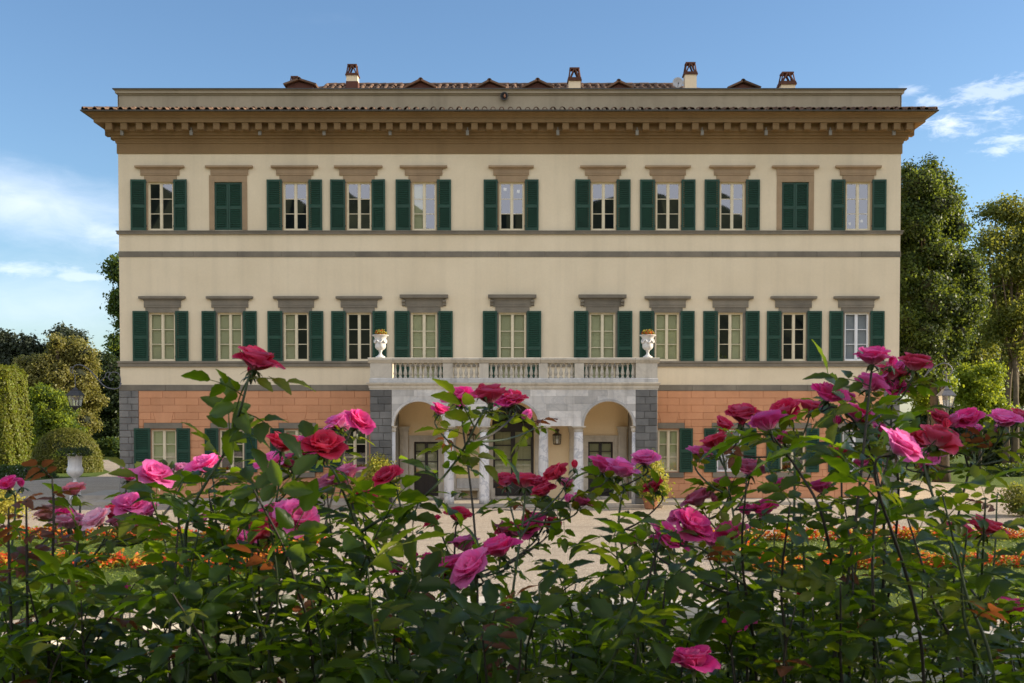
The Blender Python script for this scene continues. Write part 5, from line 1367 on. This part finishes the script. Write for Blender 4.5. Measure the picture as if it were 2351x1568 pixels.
# lawns with red and orange bedding borders
def lawn_poly(s):
    pts = [(6.6, -16.6), (15, -15.8), (30, -16.4), (30, -31.0)]
    for k in range(13):                     # inner edge keeps its distance from the basin
        a = R(18) + (R(60) - R(18)) * k / 12; x_, y_ = (BR + 3.0) * math.cos(a), BC[1] + (BR + 3.0) * math.sin(a)
        pts.append((x_, y_))
    pts += [(6.4, -27.2)]
    return [(s * x_, y_) for x_, y_ in (pts if s > 0 else pts[::-1])]
def resample(poly, step):
    out = []
    for a, b in zip(poly, poly[1:] + poly[:1]):
        a, b = Vector((*a, 0)), Vector((*b, 0)); n_ = max(1, int((b - a).length / step)); out += [a.lerp(b, i / n_) for i in range(n_)]
    return out
for s, nm in ((-1, 'on the shaded side'), (1, 'on the sunny side')):
    poly = lawn_poly(s); lw = sheet('lawn', poly, .012, 'grass')
    # blades
    g = np.random.default_rng(200 + s); xs, ys = [q[0] for q in poly], [q[1] for q in poly]; N = 26000
    bx, by = g.uniform(min(xs), max(xs), N), g.uniform(min(ys), max(ys), N)
    def inside(px_, py_, poly_):
        c_ = np.zeros(len(px_), bool); n_ = len(poly_)
        for i in range(n_):
            x0_, y0_ = poly_[i]; x1_, y1_ = poly_[(i + 1) % n_]
            if y0_ == y1_: continue
            t_ = ((y0_ > py_) != (y1_ > py_)) & (px_ < (x1_ - x0_) * (py_ - y0_) / (y1_ - y0_) + x0_); c_ ^= t_
        return c_
    ok = inside(bx, by, poly) & (np.abs(bx) < 20); pts = np.stack([bx[ok], by[ok], np.full(ok.sum(), .03)], 1)
    o = inst('grass', leaf_mesh('grass', pts, np.tile([0, -.6, .4], (len(pts), 1)), .05, 'grass_blade', 210 + s, 1, .02, .35, .5)); tag(o, 'short mown grass of the lawn ' + nm, 'grass', None, 'stuff')
    rows_ = resample(poly, .33)
    for inset, zz in ((.45, .0),):
        pass
    back = [p for p in rows_ if p.y > -20 and abs(p.x) < 26]
    bed1 = [Vector((p.x, p.y - .45, 0)) for p in rows_ if p.y > -17.4 and abs(p.x) < 26]
    # an inner ribbon bed curving across the lawn, and a narrow one along the path
    bed2 = [Vector((s * x_, -24.2 + 0.9 * math.sin((x_ - 7) * .25), 0)) for x_ in np.arange(7.2, 24, .30)]
    bed3 = [Vector((s * 7.0, y_, 0)) for y_ in np.arange(-24.4, -16.8, .32)]
    for nm2, bed, lab in (('flower_border', bed1, 'far red and orange flower border along the lawn edge'), ('flower_border', bed2, 'broad red and orange flower ribbon across the lawn'), ('flower_border', bed3, 'narrow flower border along the gravel path')):
        gg = random.Random(int(300 + s + len(bed))); cen = []
        for p in bed:
            for _ in range(5): cen.append((p.x + gg.uniform(-.42, .42), p.y + gg.uniform(-.42, .42), gg.uniform(.08, .30)))
        cen = np.array(cen); up = np.tile([0, -.2, 1.0], (len(cen), 1))
        root = tag(empty(nm2, (0, 0, 0)), lab + ' ' + nm, 'flower bed', None, 'stuff')
        inst('bedding_leaves', leaf_mesh('bedding_leaves', cen - np.array([0, 0, .06]), up, .055, 'lf_bright', 310 + s, 12, .12), root)
        inst('bedding_flowers', leaf_mesh('bedding_flowers', cen, up, .055, 'fl_red', 320 + s, 12, .11, .8), root)
        inst('bedding_flowers', leaf_mesh('bedding_flowers', cen[::2] + np.array([0, 0, .03]), up[::2], .055, 'fl_orange', 330 + s, 14, .12, .8), root)

# tree beside the rose terrace, outside the picture, that dapples the roses
sc_ = Vector((0, -52.6, 4.3)) + sun_dir * 16
tree('shade_tree', 'leafy tree beside the terrace outside the picture, shading the roses', 'tree', (sc_.x + 1, sc_.y + .5), [(sc_.x, sc_.y, sc_.z + .3, 3.0, 2.6, 2.6), (sc_.x + 1.5, sc_.y + 1.8, sc_.z - .8, 2.4, 2.2, 2.0), (sc_.x + 1.2, sc_.y - 2.2, sc_.z - .4, 2.4, 2.2, 2.2), (sc_.x + .5, sc_.y, sc_.z - 2.6, 2.6, 2.4, 1.6)], .15, 'lf_linden', 150, 26, .36, 401, .25)

# ------------------------------------------------------------------ the roses
def mat_rose():
    k = NT('rose_petal')
    oc = k.n('ShaderNodeObjectInfo'); col = oc.outputs['Color']
    v = k.n('ShaderNodeAttribute', attribute_name='along').outputs['Fac']
    tc_ = k.n('ShaderNodeTexCoord').outputs['Object']
    vein = k.noise(60.0, 3, .6, k.n('ShaderNodeMapping', {0: tc_, 3: (3.0, 3.0, .5)}).outputs[0])
    c = k.mix(k.ramp(v, .30, .0, 0.0, .65), col, (.85, .62, .60))
    c = k.mix(k.ramp(vein, .35, .7, .0, .12), c, k.mix(.5, c, (.9, .45, .62)))
    c = k.mix(k.ramp(v, .80, 1.0, .0, .22), c, k.mix(.5, c, (.95, .55, .70)))
    bf = k.n('ShaderNodeNewGeometry').outputs['Backfacing']
    c = k.mix(k.math('MULTIPLY', bf, .20), c, k.mix(.55, c, (.90, .50, .66)))
    hsv = k.n('ShaderNodeHueSaturation', {'Value': k.ramp(oc.outputs['Random'], 0, 1, .82, 1.12), 'Color': c}).outputs[0]
    p = k.n('ShaderNodeBsdfPrincipled', {'Base Color': hsv, 'Roughness': .7, 'Specular IOR Level': .12})
    t = k.n('ShaderNodeBsdfTranslucent', {'Color': k.n('ShaderNodeHueSaturation', {'Saturation': 1.0, 'Value': 1.35, 'Color': hsv}).outputs[0]})
    return k.done(k.n('ShaderNodeMixShader', {0: .50, 1: p.outputs[0], 2: t.outputs[0]}).outputs[0])
M['petal'] = mat_rose()
def mat_roseleaf(name, c1, c2, tl, rough):
    k = NT(name); r = k.n('ShaderNodeObjectInfo').outputs['Random']
    isl = k.n('ShaderNodeNewGeometry').outputs['Random Per Island']
    f = k.math('ADD', k.math('MULTIPLY', r, .7), k.math('MULTIPLY', isl, .3))
    col = k.mix(f, c1, c2)
    rib = k.n('ShaderNodeAttribute', attribute_name='rib').outputs['Fac']
    col = k.mix(k.math('MULTIPLY', rib, .35), col, tuple(min(1, x * 1.9) for x in c2))
    nz = k.noise(35, 4, .6); col = k.mix(k.ramp(nz, .4, .75, 0, .35), col, tuple(x * .55 for x in c1))
    ro = k.ramp(nz, .3, .7, rough - .08, rough + .12)
    p = k.n('ShaderNodeBsdfPrincipled', {'Base Color': col, 'Roughness': ro, 'Specular IOR Level': .27, 'Normal': k.bump(k.noise(120, 3, .6), .25, .002)})
    t = k.n('ShaderNodeBsdfTranslucent', {'Color': tl})
    return k.done(k.n('ShaderNodeMixShader', {0: .42, 1: p.outputs[0], 2: t.outputs[0]}).outputs[0])
M['rleaf'] = mat_roseleaf('rose_leaf', (.010, .026, .0055), (.029, .049, .0065), (.31, .46, .008), .34)
M['rleaf_y'] = mat_roseleaf('young_rose_leaf', (.045, .058, .006), (.085, .098, .009), (.50, .58, .02), .40)
M['rleaf_red'] = mat_roseleaf('red_young_leaf', (.10, .035, .018), (.13, .055, .025), (.45, .13, .03), .40)
M['cane'] = mat_simple('green_cane', (.032, .048, .012), .65, .35, 14)
M['cane_old'] = mat_simple('brown_cane', (.032, .026, .015), .75, .4, 14)
M['sepal'] = mat_simple('sepal', (.045, .08, .02), .5, .3, 20)

def petal_mesh(name, W, L, cup, flare, curl, seed):
    """petal rising from the origin along +Z, hollow side towards -Y, lip flaring to +Y"""
    g = random.Random(seed); nu, nv = 6, 8; v = []; f = []; al = []
    ph = g.uniform(0, 6)
    for j in range(nv + 1):
        t = j / nv
        w = W * (.20 + .80 * math.sin(math.pi / 2 * min(1, t / .6)) ** .85) * (1 if t < .6 else math.sqrt(max(.04, 1 - ((t - .6) / .415) ** 2)))
        y = flare * L * t ** 2.2; z = L * (t - .22 * flare * t ** 2)
        for i in range(nu + 1):
            s = i / nu * 2 - 1
            x = s * w; q = x / W
            yy = y - cup * W * q * q * .9 * min(1, .35 + t) + curl * L * .28 * max(0, t - .55) * (1 + q * q) + .03 * L * math.sin(s * 4 + ph + t * 4) * t
            zz = z + .025 * L * math.sin(s * 6 + ph) * t - (.035 * L * math.exp(-(s / .3) ** 2) if t == 1 else 0)
            v.append((x, yy, zz)); al.append(t)
    n = nu + 1
    for j in range(nv):
        for i in range(nu): a = j * n + i; f.append((a, a + 1, a + n + 1, a + n))
    me = bpy.data.meshes.new(name); me.from_pydata(v, [], f); me.materials.append(M['petal'])
    me.attributes.new('along', 'FLOAT', 'POINT').data.foreach_set('value', al)
    me.polygons.foreach_set('use_smooth', [True] * len(f)); return me
PET = {'out': [petal_mesh('petal', .034, .056, .50, .40, .6, i) for i in range(4)],
       'mid': [petal_mesh('petal', .029, .052, .60, .22, .6, 10 + i) for i in range(4)],
       'in': [petal_mesh('petal', .020, .044, .80, .05, .3, 20 + i) for i in range(3)]}
def calyx_mesh():
    mb = MB().lathe([(.0025, -.016), (.0055, -.012), (.0068, -.004), (.005, .002)], 10)
    for k in range(5):
        a = k * 2 * math.pi / 5; c, s = math.cos(a), math.sin(a); n = len(mb.v)
        for r_, z, w in ((.005, -.001, .0045), (.013, -.004, .005), (.022, -.012, .003), (.028, -.020, .0006)):
            mb.v += [(r_ * c - w * s, r_ * s + w * c, z), (r_ * c + w * s, r_ * s - w * c, z)]
        for j in range(3): mb.f.append((n + j * 2, n + j * 2 + 1, n + j * 2 + 3, n + j * 2 + 2))
    return mb.mesh('rose', 'sepal', True)
CAL = calyx_mesh()
HUES = {'c': (.62, .002, .065), 'r': (.68, .004, .050), 'm': (.76, .012, .26), 'p': (.86, .16, .48), 'l': (.82, .30, .50), 'w': (.82, .52, .60), 'd': (.58, .13, .24), 's': (.74, .22, .22), 'f': (.62, .33, .24)}
gr = random.Random(77)
def make_rose(bush, pos, axis, dia, hue, openness, name='rose'):
    """pos: base of the flower, axis: where it faces"""
    q = Vector((0, 0, 1)).rotation_difference(axis.normalized()).to_matrix().to_4x4(); s = dia / .092
    o = inst(name, CAL, bush, matrix=Matrix.Translation(pos - bush.location) @ q @ Matrix.Scale(s, 4) @ Matrix.Rotation(gr.uniform(0, 6.28), 4, 'Z'))
    h = HUES[hue]
    rings = [('out', 5, 40, 1.0), ('mid', 5, 25, 1.02), ('mid', 4, 13, .98), ('in', 3, 8, .95), ('in', 3, 3, .82)]
    if openness < .4: rings = [('mid', 4, 30, .95), ('mid', 4, 14, .95), ('in', 4, 6, .95), ('in', 3, 2, .9)]
    for ri_, (kind, n, th, sc) in enumerate(rings):
        ph = gr.uniform(0, 6.28)
        for k in range(n):
            a = ph + k * 2 * math.pi / n + gr.uniform(-.14, .14); tilt = R(th * (.45 + .75 * openness) + gr.uniform(-9, 11))
            ss = sc * gr.uniform(.88, 1.10)
            mt = Matrix.Rotation(a, 4, 'Z') @ Matrix.Translation((0, .0035, 0)) @ Matrix.Rotation(-tilt, 4, 'X') @ Matrix.Rotation(R(gr.uniform(-9, 9)), 4, 'Y') @ Matrix.Diagonal((ss * gr.uniform(.9, 1.1), ss, ss, 1))
            p = inst('petal', gr.choice(PET[kind]), o, matrix=mt)
            kx = gr.uniform(.78, 1.12); wm = .10 if hue in 'cr' else .22; mixw = gr.uniform(0, wm)
            p.color = (min(1, h[0] * kx + (.85 - h[0]) * mixw), min(1, h[1] * kx + (.40 - h[1]) * mixw * .8), min(1, h[2] * kx + (.60 - h[2]) * mixw * .8), 1)
    return o
def bud(bush, pos, axis, s, hue):
    q = Vector((0, 0, 1)).rotation_difference(axis.normalized()).to_matrix().to_4x4()
    o = inst('rose_bud', CAL, bush, matrix=Matrix.Translation(pos - bush.location) @ q @ Matrix.Scale(s, 4) @ Matrix.Rotation(R(180) * 0, 4, 'Z'))
    for k in range(4):
        p = inst('petal', PET['in'][k % 3], o, matrix=Matrix.Rotation(k * 1.57, 4, 'Z') @ Matrix.Translation((0, .001, 0)) @ Matrix.Rotation(R(-4), 4, 'X') @ Matrix.Diagonal((.55, .6, .72, 1))); p.color = (*HUES[hue], 1)

def compound_leaf(name, seed, mat, pairs=2, size=1.0):
    g = random.Random(seed); v = []; f = []; rib = []
    def leaflet(base, d, up, L):
        side = d.cross(up).normalized(); n0 = len(v); nv = 8; W = L * g.uniform(.235, .29); droop = g.uniform(.12, .40); fold = g.uniform(.18, .42); tw = g.uniform(-.25, .25)
        for j in range(nv + 1):
            t = j / nv; w = W * (math.sin(math.pi * t ** .82) ** .78) * (1.0 + (.10 if j % 2 else -.07)) if 0 < j < nv else .0012
            c = base + d * (L * t) - up * (droop * L * t * t) + side * (tw * L * .15 * t * t)
            for s in (-1, -.5, 0, .5, 1):
                v.append(tuple(c + side * (s * w) + up * (fold * w * abs(s) ** 1.3 + .012 * L * math.sin(j * 2.1 + s * 3)))); rib.append(1.0 if s == 0 else 0.0)
        for j in range(nv):
            for i in range(4): a = n0 + j * 5 + i; f.append((a, a + 1, a + 6, a + 5))
    up = Vector((0, 0, 1)); Lr = .085 * size; pth = []
    for i in range(6):
        t = i / 5; pth.append(Vector((.004 * math.sin(t * 3 + seed), Lr * t, .012 * t - .03 * size * t * t)))
    mb = MB().tube(pth, [.0016, .0015, .0013, .0012, .001, .0008], 4); v += mb.v; f += mb.f; rib += [1.0] * len(mb.v)
    for k in range(pairs):
        p = pth[5 - 2 - 2 * k + (0 if pairs == 2 else 0)] if k < 2 else pth[1]
        for s in (-1, 1):
            d = Vector((s * g.uniform(.85, 1.0), g.uniform(.35, .65), g.uniform(-.25, .12))).normalized(); u_ = (up + Vector((s * g.uniform(-.35, .2), g.uniform(-.2, .2), 0))).normalized(); leaflet(p + d * .004, d, (u_ - d * u_.dot(d)).normalized(), (.056 - .010 * k) * size * g.uniform(.88, 1.12))
    d = Vector((g.uniform(-.2, .2), 1, g.uniform(-.5, .0))).normalized(); u_ = up - d * up.dot(d); leaflet(pth[-1], d, u_.normalized(), .066 * size * g.uniform(.92, 1.1))
    me = bpy.data.meshes.new(name); me.from_pydata(v, [], f); me.materials.append(M[mat])
    me.attributes.new('rib', 'FLOAT', 'POINT').data.foreach_set('value', rib); me.polygons.foreach_set('use_smooth', [True] * len(f)); return me
LEAF = [compound_leaf('leaf', 500 + i, 'rleaf', 2, 1.0) for i in range(8)]
LEAFY = [compound_leaf('leaf', 540 + i, 'rleaf_y', 2, .95) for i in range(4)]
LEAFR = [compound_leaf('leaf', 560 + i, 'rleaf_red', 2, .8) for i in range(2)]
LEAF3 = [compound_leaf('leaf', 580 + i, 'rleaf', 1, 1.05) for i in range(4)]

# blooms: column, row, width in the grid, hue, openness
BLOOMS = [(15, 1108, 60, 'm', .5), (168, 1120, 58, 's', .45), (105, 1176, 62, 'f', .6), (162, 1192, 78, 'w', .8), (218, 1188, 74, 'w', .8), (300, 1154, 80, 'p', .7), (338, 1168, 56, 'p', .6), (268, 1196, 50, 'l', .5), (318, 1200, 54, 'p', .5),
    (357, 1082, 84, 'p', .8), (468, 1062, 82, 'p', .6), (592, 820, 104, 'c', .7), (617, 1060, 80, 'p', .6), (650, 1012, 84, 'r', .7), (702, 1030, 70, 'm', .5), (747, 1014, 98, 'r', .9), (782, 1088, 96, 'd', .8), (826, 962, 80, 'm', .7), (790, 978, 40, 'l', .3), (885, 1090, 68, 'c', .8), (842, 1142, 58, 'c', .6),
    (604, 1210, 94, 'r', .8), (682, 1182, 100, 'p', .9), (1056, 910, 78, 'm', .6), (1122, 900, 88, 'c', .7), (1162, 918, 62, 'm', .6), (1052, 1180, 62, 'c', .4), (1066, 1244, 74, 'p', .5), (1040, 1287, 78, 'm', .7), (1078, 1294, 98, 'p', .9), (1142, 1252, 92, 'm', .8), (1162, 1216, 62, 'd', .5), (1212, 1202, 72, 'm', .8),
    (1202, 1097, 78, 'c', .6), (1272, 1084, 62, 'r', .6), (1243, 1124, 56, 'c', .5), (1300, 1106, 44, 'd', .25), (1336, 1146, 56, 'p', .5), (1386, 1064, 74, 'm', .5), (1430, 1072, 82, 'p', .6), (1479, 1049, 68, 'p', .6), (1497, 1114, 58, 'r', .6), (1270, 1195, 40, 'r', .5),
    (1595, 1204, 106, 'm', .7), (1673, 1218, 84, 'm', .6), (1598, 1140, 76, 'd', .8), (1641, 1008, 76, 'r', .8), (1702, 944, 90, 'c', .6), (1757, 964, 86, 'm', .5), (1797, 940, 78, 'c', .7), (1722, 1070, 76, 'd', .9), (1752, 1162, 70, 'm', .6), (1655, 1105, 50, 'd', .5), (1515, 1240, 60, 'm', .5), (1450, 1235, 56, 'p', .5),
    (1906, 898, 84, 'm', .7), (2004, 812, 88, 'm', .6), (2050, 852, 74, 'c', .4), (2100, 828, 80, 'c', .6), (1998, 876, 76, 'm', .6), (2056, 884, 74, 'm', .6), (1972, 948, 86, 'm', .7), (1930, 1034, 76, 'c', .7), (2076, 1018, 110, 'p', .8), (2160, 1002, 96, 'r', .7), (2222, 958, 72, 'm', .6), (2184, 964, 56, 'p', .5),
    (2306, 958, 74, 'p', .6), (2345, 954, 66, 'c', .7), (2240, 985, 40, 'p', .3), (2290, 985, 42, 'd', .4), (2266, 1204, 86, 'r', .8), (1592, 1506, 108, 'm', .9), (2322, 1388, 86, 'm', .8), (1690, 1424, 80, 'm', .6), (275, 1350, 52, 'm', .4), (910, 1302, 44, 'm', .5), (1885, 1115, 60, 'm', .5), (700, 1260, 60, 'c', .5), (2100, 1040, 60, 'r', .5), (460, 1190, 50, 'l', .5), (1210, 1395, 40, 'r', .3), (1480, 1440, 44, 's', .3), (1430, 1420, 40, 'r', .4), (1840, 1360, 44, 'r', .3)]
_g = random.Random(9)
for (u, v, S, hue, op) in list(BLOOMS):      # the blooms stand in clusters: smaller neighbours on side shoots
    if S > 60 and v < 1300 and (u, v) not in ((592, 820),) and _g.random() < .85:
        BLOOMS.append((u + _g.choice((-1, 1)) * _g.uniform(34, 62), v + _g.uniform(-6, 50), S * _g.uniform(.62, .88), _g.choice((hue, hue, 'm', 'p', 'c', 'l' if u < 500 else 'p')), _g.uniform(.3, .8)))
# canes that can be followed in the photograph: bloom index -> grid points downwards
def bi(u, v): return min(range(len(BLOOMS)), key=lambda i: abs(BLOOMS[i][0] - u) + abs(BLOOMS[i][1] - v))
WAY = {bi(592, 820): [(572, 862), (552, 940), (520, 1030), (478, 1100), (445, 1160), (425, 1240), (440, 1400), (470, 1600)],
       bi(1122, 900): [(1110, 945), (1075, 1010), (1045, 1060), (990, 1125), (930, 1170), (860, 1200), (800, 1260), (770, 1400), (780, 1600)],
       bi(747, 1014): [(765, 1080), (800, 1160), (850, 1290), (905, 1420), (965, 1600)],
       bi(357, 1082): [(350, 1150), (375, 1230), (400, 1330), (445, 1450), (490, 1600)],
       bi(1757, 964): [(1772, 1000), (1835, 1085), (1885, 1180), (1912, 1330), (1930, 1600)],
       bi(2050, 852): [(2050, 905), (2045, 980), (2062, 1120), (2050, 1300), (2030, 1600)],
       bi(1430, 1072): [(1432, 1120), (1420, 1200), (1440, 1320), (1470, 1450), (1480, 1600)],
       bi(1906, 898): [(1918, 935), (1975, 985), (2010, 1080), (2030, 1250), (2020, 1600)],
       bi(1595, 1204): [(1610, 1260), (1680, 1320), (1760, 1390), (1800, 1500), (1820, 1600)]}
BUSH = [(60, 'rose bush with red young shoots and faded blooms at the picture edge'), (220, 'rose bush with pale pink and white blooms near the garden urn'),
    (400, 'rose bush with light pink blooms before the quoined house corner'), (590, 'rose bush topped by the lone crimson bloom on the tallest stem'),
    (760, 'rose bush with red and dusky pink blooms just beside the portico pier'), (930, 'rose bush with small crimson blooms and leafy shoots under the first arch'),
    (1120, 'rose bush with crimson blooms high and a pink cluster low by the great door'), (1290, 'rose bush with red blooms and a pale bud before the porch lantern'),
    (1460, 'rose bush with magenta pink blooms in front of the last portico arch'), (1630, 'rose bush with one bright magenta bloom near the bottom edge'),
    (1780, 'rose bush with crimson and magenta blooms before the orange wall'), (1910, 'rose bush with few blooms before the last shuttered windows of the orange wall'),
    (2050, 'tall rose bush with a dense magenta cluster at the sunny house corner'), (2190, 'rose bush with a red bloom below the hanging corner lantern'),
    (2310, 'rose bush with pink and crimson blooms under the airy pale tree')]
BUSH_X = [b[0] for b in BUSH]; BUSH_LAB = [b[1] for b in BUSH]
GZ = 2.62; ROOTY = -CD + 2.5
bushes = []
for u, lab in zip(BUSH_X, BUSH_LAB):
    p = P(u, 1600, ROOTY); bushes.append(tag(empty('rose_bush', (p.x, ROOTY, GZ)), lab, 'rose bush', 'rose bushes on the terrace'))
def near_bush(u): return min(range(len(BUSH_X)), key=lambda i: abs(BUSH_X[i] - u))
canes = []
leafcount = [0] * len(bushes)
def add_leaf(bi_, p, d_out, s, pool):
    """leaf whose stalk leaves p along d_out"""
    up = Vector((gr.uniform(-.7, .7), gr.uniform(-.6, .6), 1)); y = d_out.normalized(); x = y.cross(up).normalized(); z = x.cross(y)
    mt = Matrix((x, y, z)).transposed().to_4x4()
    o = bushes[bi_]
    if leafcount[bi_] >= 298: return
    inst('leaf', gr.choice(pool), o, matrix=Matrix.Translation(p - o.location) @ mt @ Matrix.Scale(s, 4)); leafcount[bi_] += 1
def foliate(path, bi_, step, l0, l1, young=.15, size=1.0, red=0.0):
    """compound leaves alternately along a cane (path runs from the tip down)"""
    acc = 0; nxt = l0; ang = gr.uniform(0, 6.28)
    for a, b in zip(path, path[1:]):
        seg = (b - a).length
        while acc + seg > nxt and nxt < l1:
            p = a.lerp(b, (nxt - acc) / seg); t = (a - b).normalized(); o = t.orthogonal().normalized(); w = t.cross(o)
            ang += 2.4 + gr.uniform(-.5, .5); d = (o * math.cos(ang) + w * math.sin(ang)) * 1.0 + t * gr.uniform(.25, .75) + Vector((0, 0, .05))
            pool = LEAFR if gr.random() < red else (LEAFY if gr.random() < young * (1.6 if nxt < .15 else .8) else (LEAF3 if gr.random() < .2 else LEAF))
            add_leaf(bi_, p, d, size * gr.uniform(.62, 1.2), pool); nxt += step * gr.uniform(.7, 1.3)
        acc += seg
def cane_obj(path, bi_, r0, r1, mat):
    o = bushes[bi_]; n = len(path); rad = [r0 + (r1 - r0) * (i / (n - 1)) ** .8 for i in range(n)]
    c = MB().tube([p - o.location for p in path], rad, 6).build('cane', mat, o, True, fix=False)
    # thorns
    return c
done = []
for i, (u, v, S, hue, op) in enumerate(BLOOMS):
    dia = .092 * (.9 if op < .4 else 1.0); d = max(1.75, min(3.1, F * .088 / S * gr.uniform(.95, 1.08)))
    if S < 50: d = max(2.2, min(3.2, F * .06 / S)); dia = S / F * d
    else: dia = S / F * d * .95
    Y = -CD + d; c = P(u, v, Y); b_ = near_bush(u)
    ax = Vector((gr.uniform(-.6, .6), gr.uniform(-.45, .2), gr.uniform(.7, 1.0))).normalized()
    base = c - ax * dia * .30
    par = None
    for (u2, v2_, path2, b2, p2) in done:
        if abs(u - u2) < 95 and abs(v - v2_) < 85 and i not in WAY and len(path2) > 8 and abs(p2.y - base.y) < .5: par = (path2, b2); break
    if i in WAY:
        pts = [base, base - ax * .03] + [P(a, b, Y + gr.uniform(-.05, .05)) for a, b in WAY[i]]
        pts[-1].z = min(pts[-1].z, CZ - .7); pts.append(Vector((pts[-1].x * .8 + bushes[b_].location.x * .2, ROOTY, GZ - .02)))
        path = crom(pts, 5); thick = (.0017, .0043)
    elif par:
        path2, b_ = par; k = next((q for q in range(3, len(path2) - 1) if path2[q].z < base.z - .085), len(path2) - 2); j = path2[k]
        path = crom([base, base - ax * .03, (base - ax * .04).lerp(j, .5) - Vector((0, 0, .008)), j], 4); thick = (.0018, .0030)
    else:
        rt_ = Vector((bushes[b_].location.x + gr.uniform(-.22, .22), ROOTY + gr.uniform(-.2, .25), GZ - .02))
        m1 = base.lerp(rt_, .30) + Vector((gr.uniform(-.06, .06), gr.uniform(-.05, .05), .10)); m2 = base.lerp(rt_, .65) + Vector((gr.uniform(-.06, .06), 0, .06))
        path = crom([base, base - ax * .05 + Vector((0, 0, -.01)), m1, m2, rt_], 7); thick = (.0019, .0046)
    cane_obj(path, b_, thick[0], thick[1], 'cane' if gr.random() < .65 else 'cane_old')
    make_rose(bushes[b_], base, ax, dia, hue, op)
    top_ = v
    if par: foliate(path, b_, .055, .035, .15, .35, .75, .06)
    else: foliate(path, b_, .060 if i not in WAY else .040, .05, .95, .22, 1.12 if i in WAY else .85, .03)
    if gr.random() < .30:
        bp_ = path[min(3, len(path) - 1)] + Vector((gr.uniform(-.04, .04), gr.uniform(-.03, .03), gr.uniform(.0, .05))); bud(bushes[b_], bp_, Vector((gr.uniform(-.3, .3), -.1, 1)), .8, hue); cane_obj([path[min(5, len(path) - 1)], path[min(4, len(path) - 1)].lerp(bp_, .5), bp_ - Vector((0, 0, .012))], b_, .0014, .0012, 'cane')
    done.append((u, v, path, b_, base))
# leafy shoots without flowers that fill the bushes
TOPX = [0, 100, 250, 350, 420, 480, 600, 700, 800, 900, 960, 1050, 1150, 1200, 1300, 1400, 1500, 1600, 1700, 1800, 1900, 2000, 2100, 2200, 2300, 2350]
TOPY = [1215, 1215, 1230, 1220, 1110, 1120, 1100, 1130, 1140, 1200, 1250, 1270, 1290, 1210, 1200, 1180, 1150, 1180, 1110, 1080, 1030, 1000, 1010, 1060, 1090, 1060]
def shoot(u, v, d, sz=1.0):
    Y = -CD + d; b_ = near_bush(u); tip = P(u, v, Y)
    rt_ = Vector((bushes[b_].location.x * .5 + tip.x * .5 + gr.uniform(-.15, .15), ROOTY + gr.uniform(-.2, .3), GZ - .02))
    m1 = tip.lerp(rt_, .35) + Vector((gr.uniform(-.10, .10), gr.uniform(-.1, .1), .08)); path = crom([tip, tip.lerp(m1, .4) + Vector((gr.uniform(-.03, .03), 0, .02)), m1, rt_], 7)
    cane_obj(path, b_, .0015, .0042, 'cane' if gr.random() < .6 else 'cane_old'); foliate(path, b_, .044, .0, 1.0, .15, sz * gr.uniform(.80, 1.08), .02)
for k in range(34):      # upper layer following the uneven top line
    u = -40 + (k + gr.uniform(0, 1)) * 2430 / 34; shoot(u, np.interp(u, TOPX, TOPY) + gr.uniform(60, 170), gr.uniform(2.0, 3.0))
for k in range(16):      # leafy side shoots of the taller clumps
    u = gr.choice((gr.uniform(330, 880), gr.uniform(330, 880), gr.uniform(1480, 2360))); shoot(u, np.interp(u, TOPX, TOPY) + gr.uniform(-20, 90), gr.uniform(2.0, 2.9), .9)
for k in range(92):      # dense lower layer
    u = -60 + (k + gr.uniform(0, 1)) * 2470 / 92; shoot(u, gr.uniform(1310, 1480), gr.uniform(2.0, 3.4), gr.uniform(.92, 1.22))
for (u, v) in ((120, 1095), (20, 1165), (60, 1150)): # red young shoots
    Y = -CD + 2.4; tip = P(u, v, Y); b_ = 0; rt_ = Vector((bushes[0].location.x, ROOTY, GZ)); path = crom([tip, tip - Vector((0, 0, .15)), tip.lerp(rt_, .5), rt_], 6)
    cane_obj(path, 0, .0018, .005, 'cane_old'); foliate(path, 0, .035, .0, .18, .0, .75, 1.0); foliate(path, 0, .045, .2, .9, .1, 1.0, 0)
print('leaves per bush', leafcount)
